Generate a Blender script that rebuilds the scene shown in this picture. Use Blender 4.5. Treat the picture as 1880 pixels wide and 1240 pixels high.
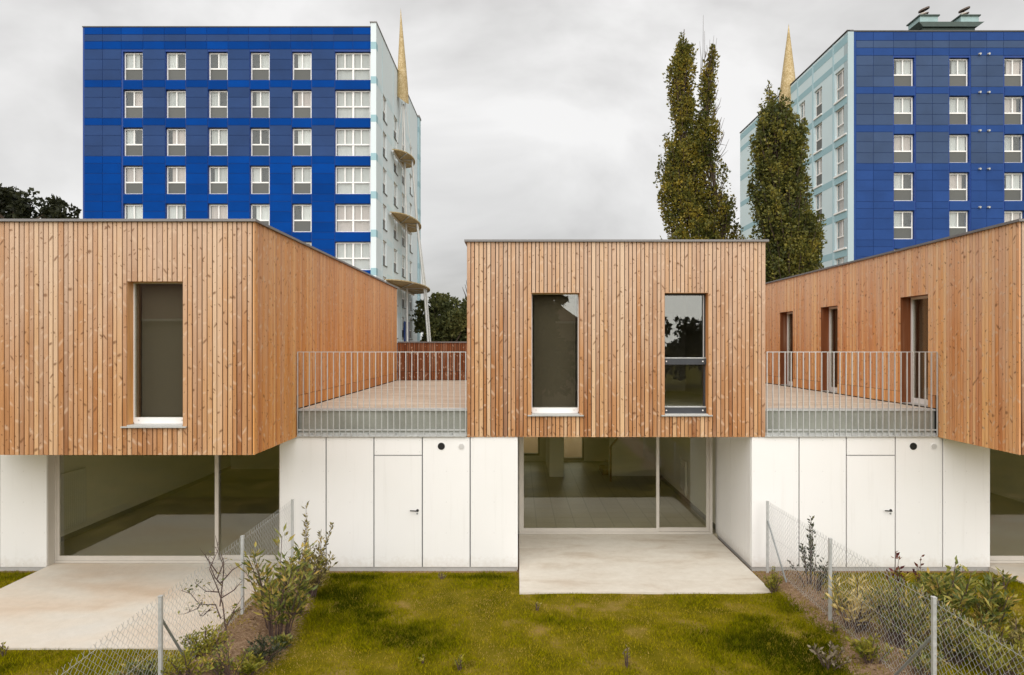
import bpy, math, random
import numpy as np
from mathutils import Vector, Matrix
random.seed(7); RNG = np.random.default_rng(11)
for o in list(bpy.data.objects): bpy.data.objects.remove(o)
scene = bpy.context.scene
C = scene.collection

# ------------------------------------------------------------------ camera, sky, sun, exposure
F = 1212.0; CAMD = 12.5; CAMZ = 4.29; VPX, VPY = 950.0, 634.0     # calibration of the photograph (1880 x 1240)
cam = bpy.data.cameras.new('camera'); camo = bpy.data.objects.new('camera', cam); C.objects.link(camo)
cam.sensor_fit = 'HORIZONTAL'; cam.sensor_width = 36.0; cam.lens = 36.0 * F / 1880.0
cam.shift_x = -(VPX - 940.0) / 1880.0; cam.shift_y = (VPY - 620.0) / 1880.0
cam.clip_start = 0.1; cam.clip_end = 3000.0
camo.location = (0, -CAMD, CAMZ); camo.rotation_euler = (math.radians(90), 0, 0)
scene.camera = camo

SUN_EL, SUN_AZ = math.radians(35), math.radians(-4)
sdir = Vector((math.cos(SUN_EL) * math.sin(SUN_AZ), -math.cos(SUN_EL) * math.cos(SUN_AZ), math.sin(SUN_EL)))
sun = bpy.data.lights.new('sun', 'SUN'); suno = bpy.data.objects.new('sun', sun); C.objects.link(suno)
sun.energy = 1.5; sun.angle = math.radians(96); sun.color = (1.0, 0.975, 0.935)
suno.rotation_euler = sdir.to_track_quat('Z', 'Y').to_euler()
suno.location = sdir * 60

world = bpy.data.worlds.new('World'); scene.world = world; world.use_nodes = True
wn, wl = world.node_tree.nodes, world.node_tree.links
wn.clear()
w_out = wn.new('ShaderNodeOutputWorld'); w_bg = wn.new('ShaderNodeBackground')
w_sky = wn.new('ShaderNodeTexSky'); w_sky.sky_type = 'NISHITA'; w_sky.sun_disc = False
w_sky.sun_elevation = SUN_EL; w_sky.sun_rotation = math.atan2(sdir.x, sdir.y)
w_tc = wn.new('ShaderNodeTexCoord'); w_map = wn.new('ShaderNodeMapping')
w_map.inputs['Scale'].default_value = (1.0, 1.0, 1.7); w_map.inputs['Location'].default_value = (2.6, 1.1, 0.7)
w_n = wn.new('ShaderNodeTexNoise'); w_n.inputs['Scale'].default_value = 2.2; w_n.inputs['Detail'].default_value = 6
w_n.inputs['Roughness'].default_value = 0.52; w_n.inputs['Distortion'].default_value = 0.35
w_r = wn.new('ShaderNodeValToRGB')
w_r.color_ramp.elements[0].position = 0.34; w_r.color_ramp.elements[0].color = (3.05, 2.98, 2.9, 1)
w_r.color_ramp.elements[1].position = 0.62; w_r.color_ramp.elements[1].color = (5.15, 5.08, 5.0, 1)
w_mix = wn.new('ShaderNodeMixRGB'); w_mix.inputs['Fac'].default_value = 0.96
wl.new(w_tc.outputs['Generated'], w_map.inputs['Vector']); wl.new(w_map.outputs['Vector'], w_n.inputs['Vector'])
wl.new(w_n.outputs['Fac'], w_r.inputs['Fac']); wl.new(w_sky.outputs['Color'], w_mix.inputs['Color1'])
wl.new(w_r.outputs['Color'], w_mix.inputs['Color2']); wl.new(w_mix.outputs['Color'], w_bg.inputs['Color'])
w_bg.inputs['Strength'].default_value = 0.070
wl.new(w_bg.outputs['Background'], w_out.inputs['Surface'])

scene.view_settings.view_transform = 'Standard'; scene.view_settings.look = 'None'
scene.view_settings.exposure = 1.38; scene.view_settings.gamma = 1.0
scene.view_settings.use_curve_mapping = False
scene.render.engine = 'CYCLES'
scene.cycles.transparent_max_bounces = 16; scene.cycles.max_bounces = 8; scene.cycles.diffuse_bounces = 4

# ------------------------------------------------------------------ small helpers
def X0(px, d=CAMD): return (px - VPX) * d / F
def Z0(py, d=CAMD): return CAMZ - (py - VPY) * d / F
def tag(o, label=None, cat=None, group=None, kind=None):
    if label: o['label'] = label
    if cat: o['category'] = cat
    if group: o['group'] = group
    if kind: o['kind'] = kind
    return o
def empty(name, loc=(0, 0, 0), label=None, cat=None, group=None):
    o = bpy.data.objects.new(name, None); C.objects.link(o); o.location = loc
    o.empty_display_size = 0.2
    return tag(o, label, cat, group)
def link(name, mesh, parent=None, loc=(0, 0, 0), rotz=0.0):
    o = bpy.data.objects.new(name, mesh); C.objects.link(o)
    if parent is not None: o.parent = parent
    o.location = loc
    if rotz: o.rotation_euler = (0, 0, rotz)
    return o

class MB:
    def __init__(s): s.v = []; s.f = []
    def box(s, x0, x1, y0, y1, z0, z1):
        n = len(s.v)
        s.v += [(x0, y0, z0), (x1, y0, z0), (x1, y1, z0), (x0, y1, z0), (x0, y0, z1), (x1, y0, z1), (x1, y1, z1), (x0, y1, z1)]
        s.f += [tuple(n + i for i in q) for q in ((0, 3, 2, 1), (4, 5, 6, 7), (0, 1, 5, 4), (1, 2, 6, 5), (2, 3, 7, 6), (3, 0, 4, 7))]
        return s
    def quad(s, a, b, c, d):
        n = len(s.v); s.v += [tuple(a), tuple(b), tuple(c), tuple(d)]; s.f.append((n, n + 1, n + 2, n + 3)); return s
    def prism(s, pts, y0, y1):
        """outline in x,z extruded along y"""
        n = len(s.v); k = len(pts)
        s.v += [(x, y0, z) for x, z in pts] + [(x, y1, z) for x, z in pts]
        s.f.append(tuple(range(n, n + k))); s.f.append(tuple(range(n + 2 * k - 1, n + k - 1, -1)))
        for i in range(k):
            j = (i + 1) % k; s.f.append((n + i, n + k + i, n + k + j, n + j))
        return s
    def tube(s, pts, radii, n=6, cap=True):
        pts = [Vector(p) for p in pts]
        if not hasattr(radii, '__len__'): radii = [radii] * len(pts)
        base = len(s.v); prev = None
        for i, p in enumerate(pts):
            t = (pts[min(i + 1, len(pts) - 1)] - pts[max(i - 1, 0)])
            t = t.normalized() if t.length > 1e-9 else Vector((0, 0, 1))
            a = Vector((0, 0, 1)) if abs(t.z) < 0.9 else Vector((1, 0, 0))
            u = t.cross(a).normalized() if prev is None else (prev - t * prev.dot(t)).normalized()
            prev = u; w = t.cross(u)
            for k in range(n):
                an = 2 * math.pi * k / n
                q = p + (u * math.cos(an) + w * math.sin(an)) * radii[i]; s.v.append(tuple(q))
        for i in range(len(pts) - 1):
            for k in range(n):
                a = base + i * n + k; b = base + i * n + (k + 1) % n
                s.f.append((a, b, b + n, a + n))
        if cap:
            s.f.append(tuple(base + k for k in range(n - 1, -1, -1)))
            m = base + (len(pts) - 1) * n; s.f.append(tuple(m + k for k in range(n)))
        return s
    def mesh(s, name, mat, smooth=False):
        m = bpy.data.meshes.new(name); m.from_pydata([(float(a), float(b), float(c)) for a, b, c in s.v], [], s.f); m.update()
        if mat is not None: m.materials.append(mat)
        if smooth: m.polygons.foreach_set('use_smooth', np.ones(len(m.polygons), dtype=bool))
        return m
    def build(s, name, mat, parent=None, loc=(0, 0, 0), smooth=False, rotz=0.0):
        return link(name, s.mesh(name, mat, smooth), parent, loc, rotz)

def np_mesh(name, verts, faces_n, mat, attrs=None):
    """verts (N,3) array; faces_n (M,k) int array, all the same size"""
    m = bpy.data.meshes.new(name); nv = len(verts); nf, k = faces_n.shape
    m.vertices.add(nv); m.vertices.foreach_set('co', np.ascontiguousarray(verts, dtype=np.float32).ravel())
    m.loops.add(nf * k); m.loops.foreach_set('vertex_index', np.ascontiguousarray(faces_n, dtype=np.int32).ravel())
    m.polygons.add(nf); m.polygons.foreach_set('loop_start', np.arange(0, nf * k, k, dtype=np.int32))
    m.polygons.foreach_set('loop_total', np.full(nf, k, dtype=np.int32))
    m.update(calc_edges=True)
    if attrs:
        for an, data in attrs.items():
            a = m.attributes.new(an, 'FLOAT', 'POINT'); a.data.foreach_set('value', np.ascontiguousarray(data, dtype=np.float32))
    m.materials.append(mat); return m

def wall_grid(mb, u0, u1, z0, z1, openings, t0, t1, axis='x'):
    """wall slab with rectangular openings (ua,ub,za,zb), built of butted blocks; thickness t0..t1 on the other axis"""
    us = sorted({u0, u1, *[min(max(v, u0), u1) for o in openings for v in o[:2]]})
    zs = sorted({z0, z1, *[min(max(v, z0), z1) for o in openings for v in o[2:]]})
    for i in range(len(us) - 1):
        run = None
        for j in range(len(zs) - 1):
            cu, cz = (us[i] + us[i + 1]) / 2, (zs[j] + zs[j + 1]) / 2
            hole = any(o[0] < cu < o[1] and o[2] < cz < o[3] for o in openings)
            if not hole:
                if run is None: run = zs[j]
                end = zs[j + 1]
                last = j == len(zs) - 2
                nxt_hole = (not last) and any(o[0] < cu < o[1] and o[2] < (zs[j + 1] + zs[j + 2]) / 2 < o[3] for o in openings)
                if last or nxt_hole:
                    if axis == 'x': mb.box(us[i], us[i + 1], t0, t1, run, end)
                    else: mb.box(t0, t1, us[i], us[i + 1], run, end)
                    run = None
    return mb

# ------------------------------------------------------------------ materials
class NT:
    def __init__(s, name):
        s.m = bpy.data.materials.new(name); s.m.use_nodes = True
        s.n, s.l = s.m.node_tree.nodes, s.m.node_tree.links; s.n.clear()
        s.out = s.n.new('ShaderNodeOutputMaterial')
    def add(s, t, ins=None, **props):
        nd = s.n.new(t)
        for k, v in props.items(): setattr(nd, k, v)
        for k, v in (ins or {}).items(): s.set(nd, k, v)
        return nd
    def set(s, nd, k, v):
        if isinstance(v, bpy.types.NodeSocket): s.l.new(v, nd.inputs[k])
        else: nd.inputs[k].default_value = v
    def math(s, op, a, b=0.0, c=None, clamp=False):
        nd = s.n.new('ShaderNodeMath'); nd.operation = op; nd.use_clamp = clamp
        s.set(nd, 0, a); s.set(nd, 1, b)
        if c is not None: s.set(nd, 2, c)
        return nd.outputs[0]
    def mix(s, fac, a, b, blend='MIX'):
        nd = s.n.new('ShaderNodeMixRGB'); nd.blend_type = blend
        s.set(nd, 'Fac', fac); s.set(nd, 'Color1', a if isinstance(a, bpy.types.NodeSocket) else (*a, 1)); s.set(nd, 'Color2', b if isinstance(b, bpy.types.NodeSocket) else (*b, 1))
        return nd.outputs[0]
    def ramp(s, fac, stops):
        nd = s.n.new('ShaderNodeValToRGB'); cr = nd.color_ramp
        while len(cr.elements) < len(stops): cr.elements.new(0.5)
        for e, (p, c) in zip(cr.elements, stops): e.position = p; e.color = (*c, 1) if len(c) == 3 else c
        s.set(nd, 'Fac', fac); return nd.outputs['Color']
    def noise(s, vec, scale, detail=4, rough=0.55, dist=0.0):
        nd = s.add('ShaderNodeTexNoise', {'Vector': vec, 'Scale': scale, 'Detail': detail, 'Roughness': rough, 'Distortion': dist})
        return nd.outputs['Fac']
    def mapping(s, vec, scale=(1, 1, 1), loc=(0, 0, 0)):
        return s.add('ShaderNodeMapping', {'Vector': vec, 'Scale': scale, 'Location': loc}).outputs[0]
    def bsdf(s, col, rough=0.7, spec=0.3, metal=0.0, normal=None):
        b = s.add('ShaderNodeBsdfPrincipled', {'Roughness': rough, 'Metallic': metal})
        s.set(b, 'Base Color', col if isinstance(col, bpy.types.NodeSocket) else (*col, 1))
        if 'Specular IOR Level' in b.inputs: b.inputs['Specular IOR Level'].default_value = spec
        if normal is not None: s.l.new(normal, b.inputs['Normal'])
        s.l.new(b.outputs[0], s.out.inputs['Surface']); return b
    def bump(s, h, strength=0.3, dist=0.01):
        return s.add('ShaderNodeBump', {'Height': h, 'Strength': strength, 'Distance': dist}).outputs[0]
    def pos(s): return s.add('ShaderNodeNewGeometry').outputs['Position']
    def obj(s): return s.add('ShaderNodeTexCoord').outputs['Object']

def mat_plain(name, col, rough=0.6, var=0.10, scale=3.0, spec=0.3, metal=0.0, bump=0.0, fine=40.0, perobj=0.0):
    t = NT(name); p = t.pos()
    n = t.noise(p, scale, 5); n2 = t.noise(p, fine, 3)
    f = t.math('ADD', t.math('MULTIPLY', n, 0.65), t.math('MULTIPLY', n2, 0.35))
    lo = tuple(c * (1 - var) for c in col); hi = tuple(min(1, c * (1 + var)) for c in col)
    c = t.ramp(f, [(0.3, lo), (0.7, hi)])
    if perobj:
        r = t.add('ShaderNodeObjectInfo').outputs['Random']
        c = t.mix(1.0, c, t.ramp(r, [(0, (1 - perobj,) * 3), (1, (1.0,) * 3)]), 'MULTIPLY')
    nm = t.bump(n2, bump, 0.01) if bump else None
    rg = t.add('ShaderNodeMapRange', {'Value': n, 'From Min': 0.3, 'From Max': 0.7, 'To Min': max(0.02, rough - 0.08), 'To Max': min(1, rough + 0.08)}).outputs[0]
    b = t.bsdf(c, 0.5, spec, metal, nm); t.l.new(rg, b.inputs['Roughness'])
    return t.m

def mat_wood(name, stops, knot=(0.16, 0.065, 0.022), bleach=0.9, gain=1.0):
    stops = [(p, (c[0] * 1.0 * gain, c[1] * 0.98 * gain, c[2] * 0.86 * gain)) for p, c in stops]
    t = NT(name); oc = t.obj()
    info = t.add('ShaderNodeObjectInfo').outputs['Random']; isl = t.add('ShaderNodeNewGeometry').outputs['Random Per Island']
    r = t.math('FRACT', t.math('ADD', info, isl))
    sep = t.add('ShaderNodeSeparateXYZ', {'Vector': oc}); x, z = sep.outputs[0], sep.outputs[2]
    base = t.ramp(r, stops); base = t.mix(0.45, base, t.mix(1.0, base, base, 'OVERLAY'))
    off = t.math('MULTIPLY', r, 137.0)
    comb = t.add('ShaderNodeCombineXYZ', {'X': t.math('ADD', t.math('MULTIPLY', x, 1.0), off), 'Y': sep.outputs[1], 'Z': t.math('ADD', z, off)}).outputs[0]
    g = t.noise(t.mapping(comb, (95, 30, 1.6)), 1.0, 5, 0.6, 0.6)
    c = t.mix(1.0, base, t.ramp(g, [(0.28, (0.72, 0.68, 0.62)), (0.5, (1, 1, 1)), (0.75, (1.08, 1.06, 1.03))]), 'MULTIPLY')
    # slow change of tone along the board, greyed streaks
    s1 = t.noise(t.mapping(comb, (6, 6, 0.55)), 1.0, 3)
    c = t.mix(t.math('MULTIPLY', t.add('ShaderNodeMapRange', {'Value': s1, 'From Min': 0.48, 'From Max': 0.72}).outputs[0], 0.55), c, t.mix(0.5, c, (0.62, 0.46, 0.33)))
    c = t.mix(t.math('MULTIPLY', t.add('ShaderNodeMapRange', {'Value': s1, 'From Min': 0.48, 'From Max': 0.26}).outputs[0], 0.6), c, t.mix(1.0, c, (0.80, 0.66, 0.50), 'MULTIPLY'))
    # rain and light have bleached the upper ends, unevenly from board to board
    wz = t.add('ShaderNodeSeparateXYZ', {'Vector': t.pos()}).outputs[2]
    wn_ = t.noise(t.mapping(comb, (2, 2, 0.9)), 1.0, 4)
    wf = t.add('ShaderNodeMapRange', {'Value': t.math('ADD', wz, t.math('MULTIPLY', t.math('ADD', t.math('SUBTRACT', wn_, 0.5), t.math('MULTIPLY', t.math('SUBTRACT', r, 0.5), 0.5)), 4.0)), 'From Min': 3.4, 'From Max': 6.3}).outputs[0]
    c = t.mix(t.math('MULTIPLY', wf, bleach), c, t.mix(0.68, c, (0.655, 0.50, 0.38)))
    # knots: one per cell along the board, slanted
    def knots(freq, seed, smin, smax):
        w = t.math('ADD', t.math('MULTIPLY', z, freq), t.math('MULTIPLY', r, seed))
        vo = t.add('ShaderNodeTexVoronoi', {'W': w, 'Scale': 1.0}, voronoi_dimensions='1D')
        cs = t.add('ShaderNodeSeparateColor', {'Color': vo.outputs['Color']})
        dz = t.math('DIVIDE', t.math('SUBTRACT', w, vo.outputs['W']), freq)
        dx = t.math('SUBTRACT', x, t.math('MULTIPLY', t.math('SUBTRACT', cs.outputs[0], 0.5), 0.06))
        dz2 = t.math('MULTIPLY_ADD', dx, t.math('MULTIPLY', t.math('SUBTRACT', cs.outputs[2], 0.5), 2.6), dz)
        dist = t.math('SQRT', t.math('ADD', t.math('MULTIPLY', t.math('MULTIPLY', dx, 0.75), t.math('MULTIPLY', dx, 0.75)), t.math('MULTIPLY', dz2, dz2)))
        size = t.math('MULTIPLY_ADD', cs.outputs[1], smax - smin, smin)
        return t.add('ShaderNodeMapRange', {'Value': t.math('DIVIDE', dist, size), 'From Min': 1.25, 'From Max': 0.45}).outputs[0]
    c = t.mix(t.math('MULTIPLY', knots(1.3, 71.3, 0.006, 0.030), 0.75), c, knot)
    c = t.mix(t.math('MULTIPLY', knots(3.1, 33.1, 0.003, 0.013), 0.8), c, knot)
    c = t.mix(t.math('MULTIPLY', knots(1.9, 57.7, 0.010, 0.042), 0.50), c, (0.66, 0.48, 0.34))
    nm = t.bump(g, 0.25, 0.004)
    t.bsdf(c, 0.72, 0.25, 0, nm); return t.m

W_FRONT = [(0.0, (0.52, 0.34, 0.215)), (0.12, (0.46, 0.27, 0.145)), (0.22, (0.58, 0.42, 0.30)), (0.34, (0.49, 0.30, 0.17)), (0.44, (0.39, 0.21, 0.10)), (0.54, (0.55, 0.38, 0.26)), (0.64, (0.47, 0.28, 0.155)), (0.74, (0.62, 0.47, 0.36)), (0.82, (0.35, 0.175, 0.078)), (0.92, (0.52, 0.34, 0.21)), (1.0, (0.28, 0.13, 0.055))]
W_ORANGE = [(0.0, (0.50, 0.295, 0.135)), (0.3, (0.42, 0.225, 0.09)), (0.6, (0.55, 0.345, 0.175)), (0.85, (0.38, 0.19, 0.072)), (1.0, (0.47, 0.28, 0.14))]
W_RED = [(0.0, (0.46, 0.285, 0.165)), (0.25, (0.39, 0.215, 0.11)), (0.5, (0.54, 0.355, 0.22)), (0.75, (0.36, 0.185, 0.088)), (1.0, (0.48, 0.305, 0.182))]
W_DARK_SHADED = [(0.0, (0.30, 0.125, 0.055)), (0.5, (0.24, 0.095, 0.042)), (1.0, (0.34, 0.155, 0.072))]  # shade on the terrace back wall put into a darker, redder larch tone
M = {}
M['wood_front'] = mat_wood('larch_front', W_FRONT)
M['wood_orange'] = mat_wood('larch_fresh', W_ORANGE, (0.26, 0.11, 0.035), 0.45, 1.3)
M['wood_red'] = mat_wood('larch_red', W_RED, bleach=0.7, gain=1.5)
M['wood_dark_shaded'] = mat_wood('larch_dark_shaded', W_DARK_SHADED, bleach=0.0)
M['membrane'] = mat_plain('black_membrane', (0.035, 0.032, 0.028), 0.9, 0.2)
M['coping'] = mat_plain('grey_zinc_coping', (0.20, 0.19, 0.185), 0.45, 0.15, metal=0.3)
M['white_panel'] = mat_plain('white_cladding_panel', (0.80, 0.785, 0.745), 0.42, 0.018, 0.9, 0.3, perobj=0.02)
def mat_panel():
    t = NT('white_cladding_panel'); p = t.pos(); z = t.add('ShaderNodeSeparateXYZ', {'Vector': p}).outputs[2]
    n = t.noise(p, 0.9, 4); st = t.noise(t.mapping(p, (9, 9, 0.5)), 1.0, 5, 0.6); n3 = t.noise(p, 14, 4)
    r = t.add('ShaderNodeObjectInfo').outputs['Random']
    c = t.ramp(n, [(0.3, (0.86, 0.85, 0.83)), (0.7, (0.88, 0.87, 0.855))])
    c = t.mix(1.0, c, t.ramp(r, [(0, (0.965, 0.965, 0.96)), (1, (1, 1, 1))]), 'MULTIPLY')
    splash = t.add('ShaderNodeMapRange', {'Value': t.math('SUBTRACT', t.math('MULTIPLY', n3, 0.42), t.math('SUBTRACT', z, 0.08)), 'From Min': 0.0, 'From Max': 0.28}).outputs[0]
    c = t.mix(t.math('MULTIPLY', splash, 0.35), c, (0.48, 0.40, 0.30))
    streak = t.add('ShaderNodeMapRange', {'Value': st, 'From Min': 0.58, 'From Max': 0.80}).outputs[0]
    c = t.mix(t.math('MULTIPLY', streak, 0.16), c, (0.50, 0.47, 0.41))
    t.bsdf(c, 0.45, 0.25); return t.m
M['white_panel'] = mat_panel()
M['joint'] = mat_plain('grey_joint', (0.17, 0.175, 0.18), 0.7, 0.1)
M['screw'] = mat_plain('panel_screw', (0.55, 0.54, 0.52), 0.4, 0.1)
M['frame_beige'] = mat_plain('beige_window_frame', (0.58, 0.54, 0.48), 0.38, 0.04)
M['frame_white'] = mat_plain('white_window_frame', (0.82, 0.81, 0.79), 0.35, 0.03)
M['frame_dark'] = mat_plain('dark_grey_frame', (0.055, 0.058, 0.065), 0.4, 0.1)
M['sill'] = mat_plain('grey_metal_sill', (0.50, 0.50, 0.48), 0.4, 0.06, metal=0.2)
M['blind'] = mat_plain('grey_roller_blind', (0.115, 0.10, 0.075), 0.9, 0.06, 1.5)
M['galv'] = mat_plain('galvanised_steel', (0.56, 0.57, 0.56), 0.45, 0.14, 12.0, metal=0.25)
M['galv_dark'] = mat_plain('weathered_galvanised_steel', (0.32, 0.34, 0.34), 0.5, 0.18, 14.0, metal=0.4)
M['black'] = mat_plain('black_plastic', (0.02, 0.02, 0.02), 0.4, 0.1)
M['slab'] = mat_plain('terrace_edge_metal', (0.36, 0.37, 0.33), 0.4, 0.16, 1.6, metal=0.35)
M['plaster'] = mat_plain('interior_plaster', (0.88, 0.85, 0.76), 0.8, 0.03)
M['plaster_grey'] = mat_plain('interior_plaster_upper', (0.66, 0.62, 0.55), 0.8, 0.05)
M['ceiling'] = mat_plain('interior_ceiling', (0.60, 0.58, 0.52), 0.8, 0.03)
M['skirting'] = mat_plain('grey_skirting', (0.22, 0.21, 0.18), 0.6, 0.05)
M['stair_wood'] = mat_plain('stair_handrail_wood', (0.18, 0.085, 0.04), 0.5, 0.15)
M['radiator'] = mat_plain('radiator_paint', (0.78, 0.77, 0.73), 0.35, 0.02)
M['blue'] = mat_plain('royal_blue_cladding', (0.0015, 0.050, 0.265), 0.6, 0.16, 0.6, 0.03, perobj=0.22)
M['blue_grey'] = mat_plain('grey_blue_mesh_cladding', (0.028, 0.060, 0.165), 0.7, 0.16, 0.6, 0.08, perobj=0.16)
M['blue_deep'] = mat_plain('deep_blue_cladding', (0.004, 0.040, 0.215), 0.5, 0.1, 0.6)
M['rblue'] = mat_plain('muted_blue_cladding', (0.025, 0.066, 0.22), 0.6, 0.16, 0.6, 0.05, perobj=0.15)
M['rblue_grey'] = mat_plain('slate_blue_mesh_cladding', (0.052, 0.084, 0.165), 0.7, 0.16, 0.6, 0.08, perobj=0.14)
M['pale'] = mat_plain('pale_blue_render', (0.58, 0.70, 0.735), 0.8, 0.05, 0.35)
M['pale_white'] = mat_plain('white_blue_render', (0.66, 0.735, 0.76), 0.8, 0.04, 0.35)
M['teal'] = mat_plain('teal_band_render', (0.31, 0.48, 0.53), 0.8, 0.06, 0.4)
M['sky_blue'] = mat_plain('sky_blue_render', (0.42, 0.58, 0.63), 0.8, 0.05, 0.35)
M['fin'] = mat_plain('pale_corner_render', (0.40, 0.49, 0.52), 0.8, 0.05, 0.35)
M['tower_core'] = mat_plain('dark_room', (0.05, 0.048, 0.045), 0.9, 0.2)
M['parapet_grey'] = mat_plain('grey_window_parapet', (0.115, 0.118, 0.11), 0.5, 0.08, perobj=0.15)
M['curtain'] = mat_plain('white_curtain', (0.72, 0.70, 0.67), 0.9, 0.06, 2.0, 0.1, perobj=0.35)
M['curtain_pink'] = mat_plain('pink_curtain', (0.60, 0.50, 0.46), 0.9, 0.06, 2.0, 0.1, perobj=0.15)
M['roof_tar'] = mat_plain('roof_membrane', (0.10, 0.10, 0.10), 0.9, 0.2)
M['verdigris'] = mat_plain('verdigris_metal', (0.30, 0.42, 0.42), 0.5, 0.14, 3.0)
M['verdigris_dark'] = mat_plain('dark_verdigris', (0.06, 0.085, 0.075), 0.6, 0.3, 3.0)
M['rust'] = mat_plain('rusty_metal', (0.13, 0.10, 0.085), 0.6, 0.3, 6.0, metal=0.3)
M['soil_bark'] = mat_plain('bark', (0.085, 0.06, 0.042), 0.9, 0.3, 12.0, bump=0.3)
M['twig'] = mat_plain('twig_bark', (0.10, 0.065, 0.055), 0.85, 0.3, 20.0)
M['rooftile'] = mat_plain('brown_roof_tiles', (0.16, 0.085, 0.055), 0.8, 0.25, 4.0)
M['brickwall'] = mat_plain('rendered_house_wall', (0.35, 0.29, 0.23), 0.85, 0.1, 2.0)
M['tube_white'] = mat_plain('white_steel_tube', (0.62, 0.62, 0.60), 0.4, 0.08, metal=0.2)

def mat_gold():
    t = NT('gold_mesh_sheet'); p = t.pos()
    v = t.add('ShaderNodeTexVoronoi', {'Vector': p, 'Scale': 9.0}).outputs['Distance']
    n = t.noise(p, 2.2, 5)
    c = t.ramp(t.math('ADD', t.math('MULTIPLY', v, 0.55), t.math('MULTIPLY', n, 0.6)), [(0.3, (0.30, 0.21, 0.09)), (0.55, (0.44, 0.33, 0.165)), (0.8, (0.56, 0.45, 0.27))])
    t.bsdf(c, 0.7, 0.2, 0.0, t.bump(v, 0.4, 0.02)); return t.m
M['gold'] = mat_gold()

def mat_glass(name, tint=(0.80, 0.83, 0.80), refl=0.055, rough=0.0):
    t = NT(name)
    lw = t.add('ShaderNodeLayerWeight', {'Blend': 0.5}).outputs['Facing']
    fac = t.math('MULTIPLY_ADD', t.math('POWER', lw, 4.0), 0.75, refl, clamp=True)
    tr = t.add('ShaderNodeBsdfTransparent', {'Color': (*tint, 1)}); gl = t.add('ShaderNodeBsdfGlossy', {'Roughness': rough, 'Color': (0.95, 0.97, 0.95, 1)})
    mx = t.add('ShaderNodeMixShader', {0: fac}); t.l.new(tr.outputs[0], mx.inputs[1]); t.l.new(gl.outputs[0], mx.inputs[2])
    t.l.new(mx.outputs[0], t.out.inputs['Surface']); return t.m
M['glass'] = mat_glass('window_glass', (0.94, 0.94, 0.88), 0.075)
M['glass_upper'] = mat_glass('upper_window_glass', (0.90, 0.90, 0.86), 0.08)
M['glass_tower'] = mat_glass('tower_glass', (0.92, 0.94, 0.94), 0.03, 0.02)
M['glass_frost'] = mat_plain('frosted_door_pane', (0.70, 0.68, 0.60), 0.5, 0.02)

def mat_concrete():
    t = NT('patio_concrete'); p = t.pos()
    n1 = t.noise(t.mapping(p, (0.45, 1.0, 1)), 0.9, 5, 0.5, 0.3); n2 = t.noise(p, 7, 5, 0.65); n3 = t.noise(p, 90, 2)
    c = t.ramp(n1, [(0.28, (0.56, 0.42, 0.30)), (0.43, (0.62, 0.52, 0.42)), (0.58, (0.65, 0.59, 0.51)), (0.75, (0.64, 0.61, 0.56))])
    c = t.mix(1.0, c, t.ramp(n2, [(0.3, (0.94, 0.935, 0.925)), (0.65, (1.02, 1.02, 1.02))]), 'MULTIPLY')
    c = t.mix(1.0, c, t.ramp(n3, [(0.3, (0.92, 0.92, 0.92)), (0.7, (1.03, 1.03, 1.03))]), 'MULTIPLY')
    t.bsdf(c, 0.85, 0.2, 0, t.bump(n3, 0.2, 0.004)); return t.m
M['concrete'] = mat_concrete()
def mat_concrete_pale():
    t = NT('patio_concrete_pale'); p = t.pos()
    n1 = t.noise(t.mapping(p, (0.6, 1.6, 1)), 1.3, 6, 0.6, 0.5); n2 = t.noise(p, 7, 5, 0.65); n3 = t.noise(p, 90, 2)
    c = t.ramp(n1, [(0.30, (0.50, 0.42, 0.33)), (0.45, (0.61, 0.555, 0.475)), (0.6, (0.65, 0.605, 0.53))])
    c = t.mix(1.0, c, t.ramp(n2, [(0.3, (0.93, 0.92, 0.90)), (0.65, (1.02, 1.02, 1.02))]), 'MULTIPLY')
    c = t.mix(1.0, c, t.ramp(n3, [(0.3, (0.94, 0.94, 0.94)), (0.7, (1.02, 1.02, 1.02))]), 'MULTIPLY')
    t.bsdf(c, 0.85, 0.2, 0, t.bump(n3, 0.2, 0.004)); return t.m
M['concrete_pale'] = mat_concrete_pale()
M['plinth'] = mat_plain('concrete_plinth', (0.42, 0.41, 0.39), 0.85, 0.15, 3.0, bump=0.2)

def mat_tiles():
    t = NT('interior_floor_tiles'); p = t.pos()
    br = t.add('ShaderNodeTexBrick', {'Vector': p, 'Color1': (0.46, 0.41, 0.29, 1), 'Color2': (0.50, 0.45, 0.32, 1), 'Mortar': (0.30, 0.265, 0.19, 1), 'Scale': 1.0,
                                      'Mortar Size': 0.008, 'Brick Width': 0.45, 'Row Height': 0.45}, offset=0.0)
    t.bsdf(br.outputs['Color'], 0.4, 0.4); return t.m
M['tiles'] = mat_tiles()
M['tiles_plain'] = mat_plain('interior_screed', (0.42, 0.38, 0.29), 0.5, 0.08, 2.0)

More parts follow.
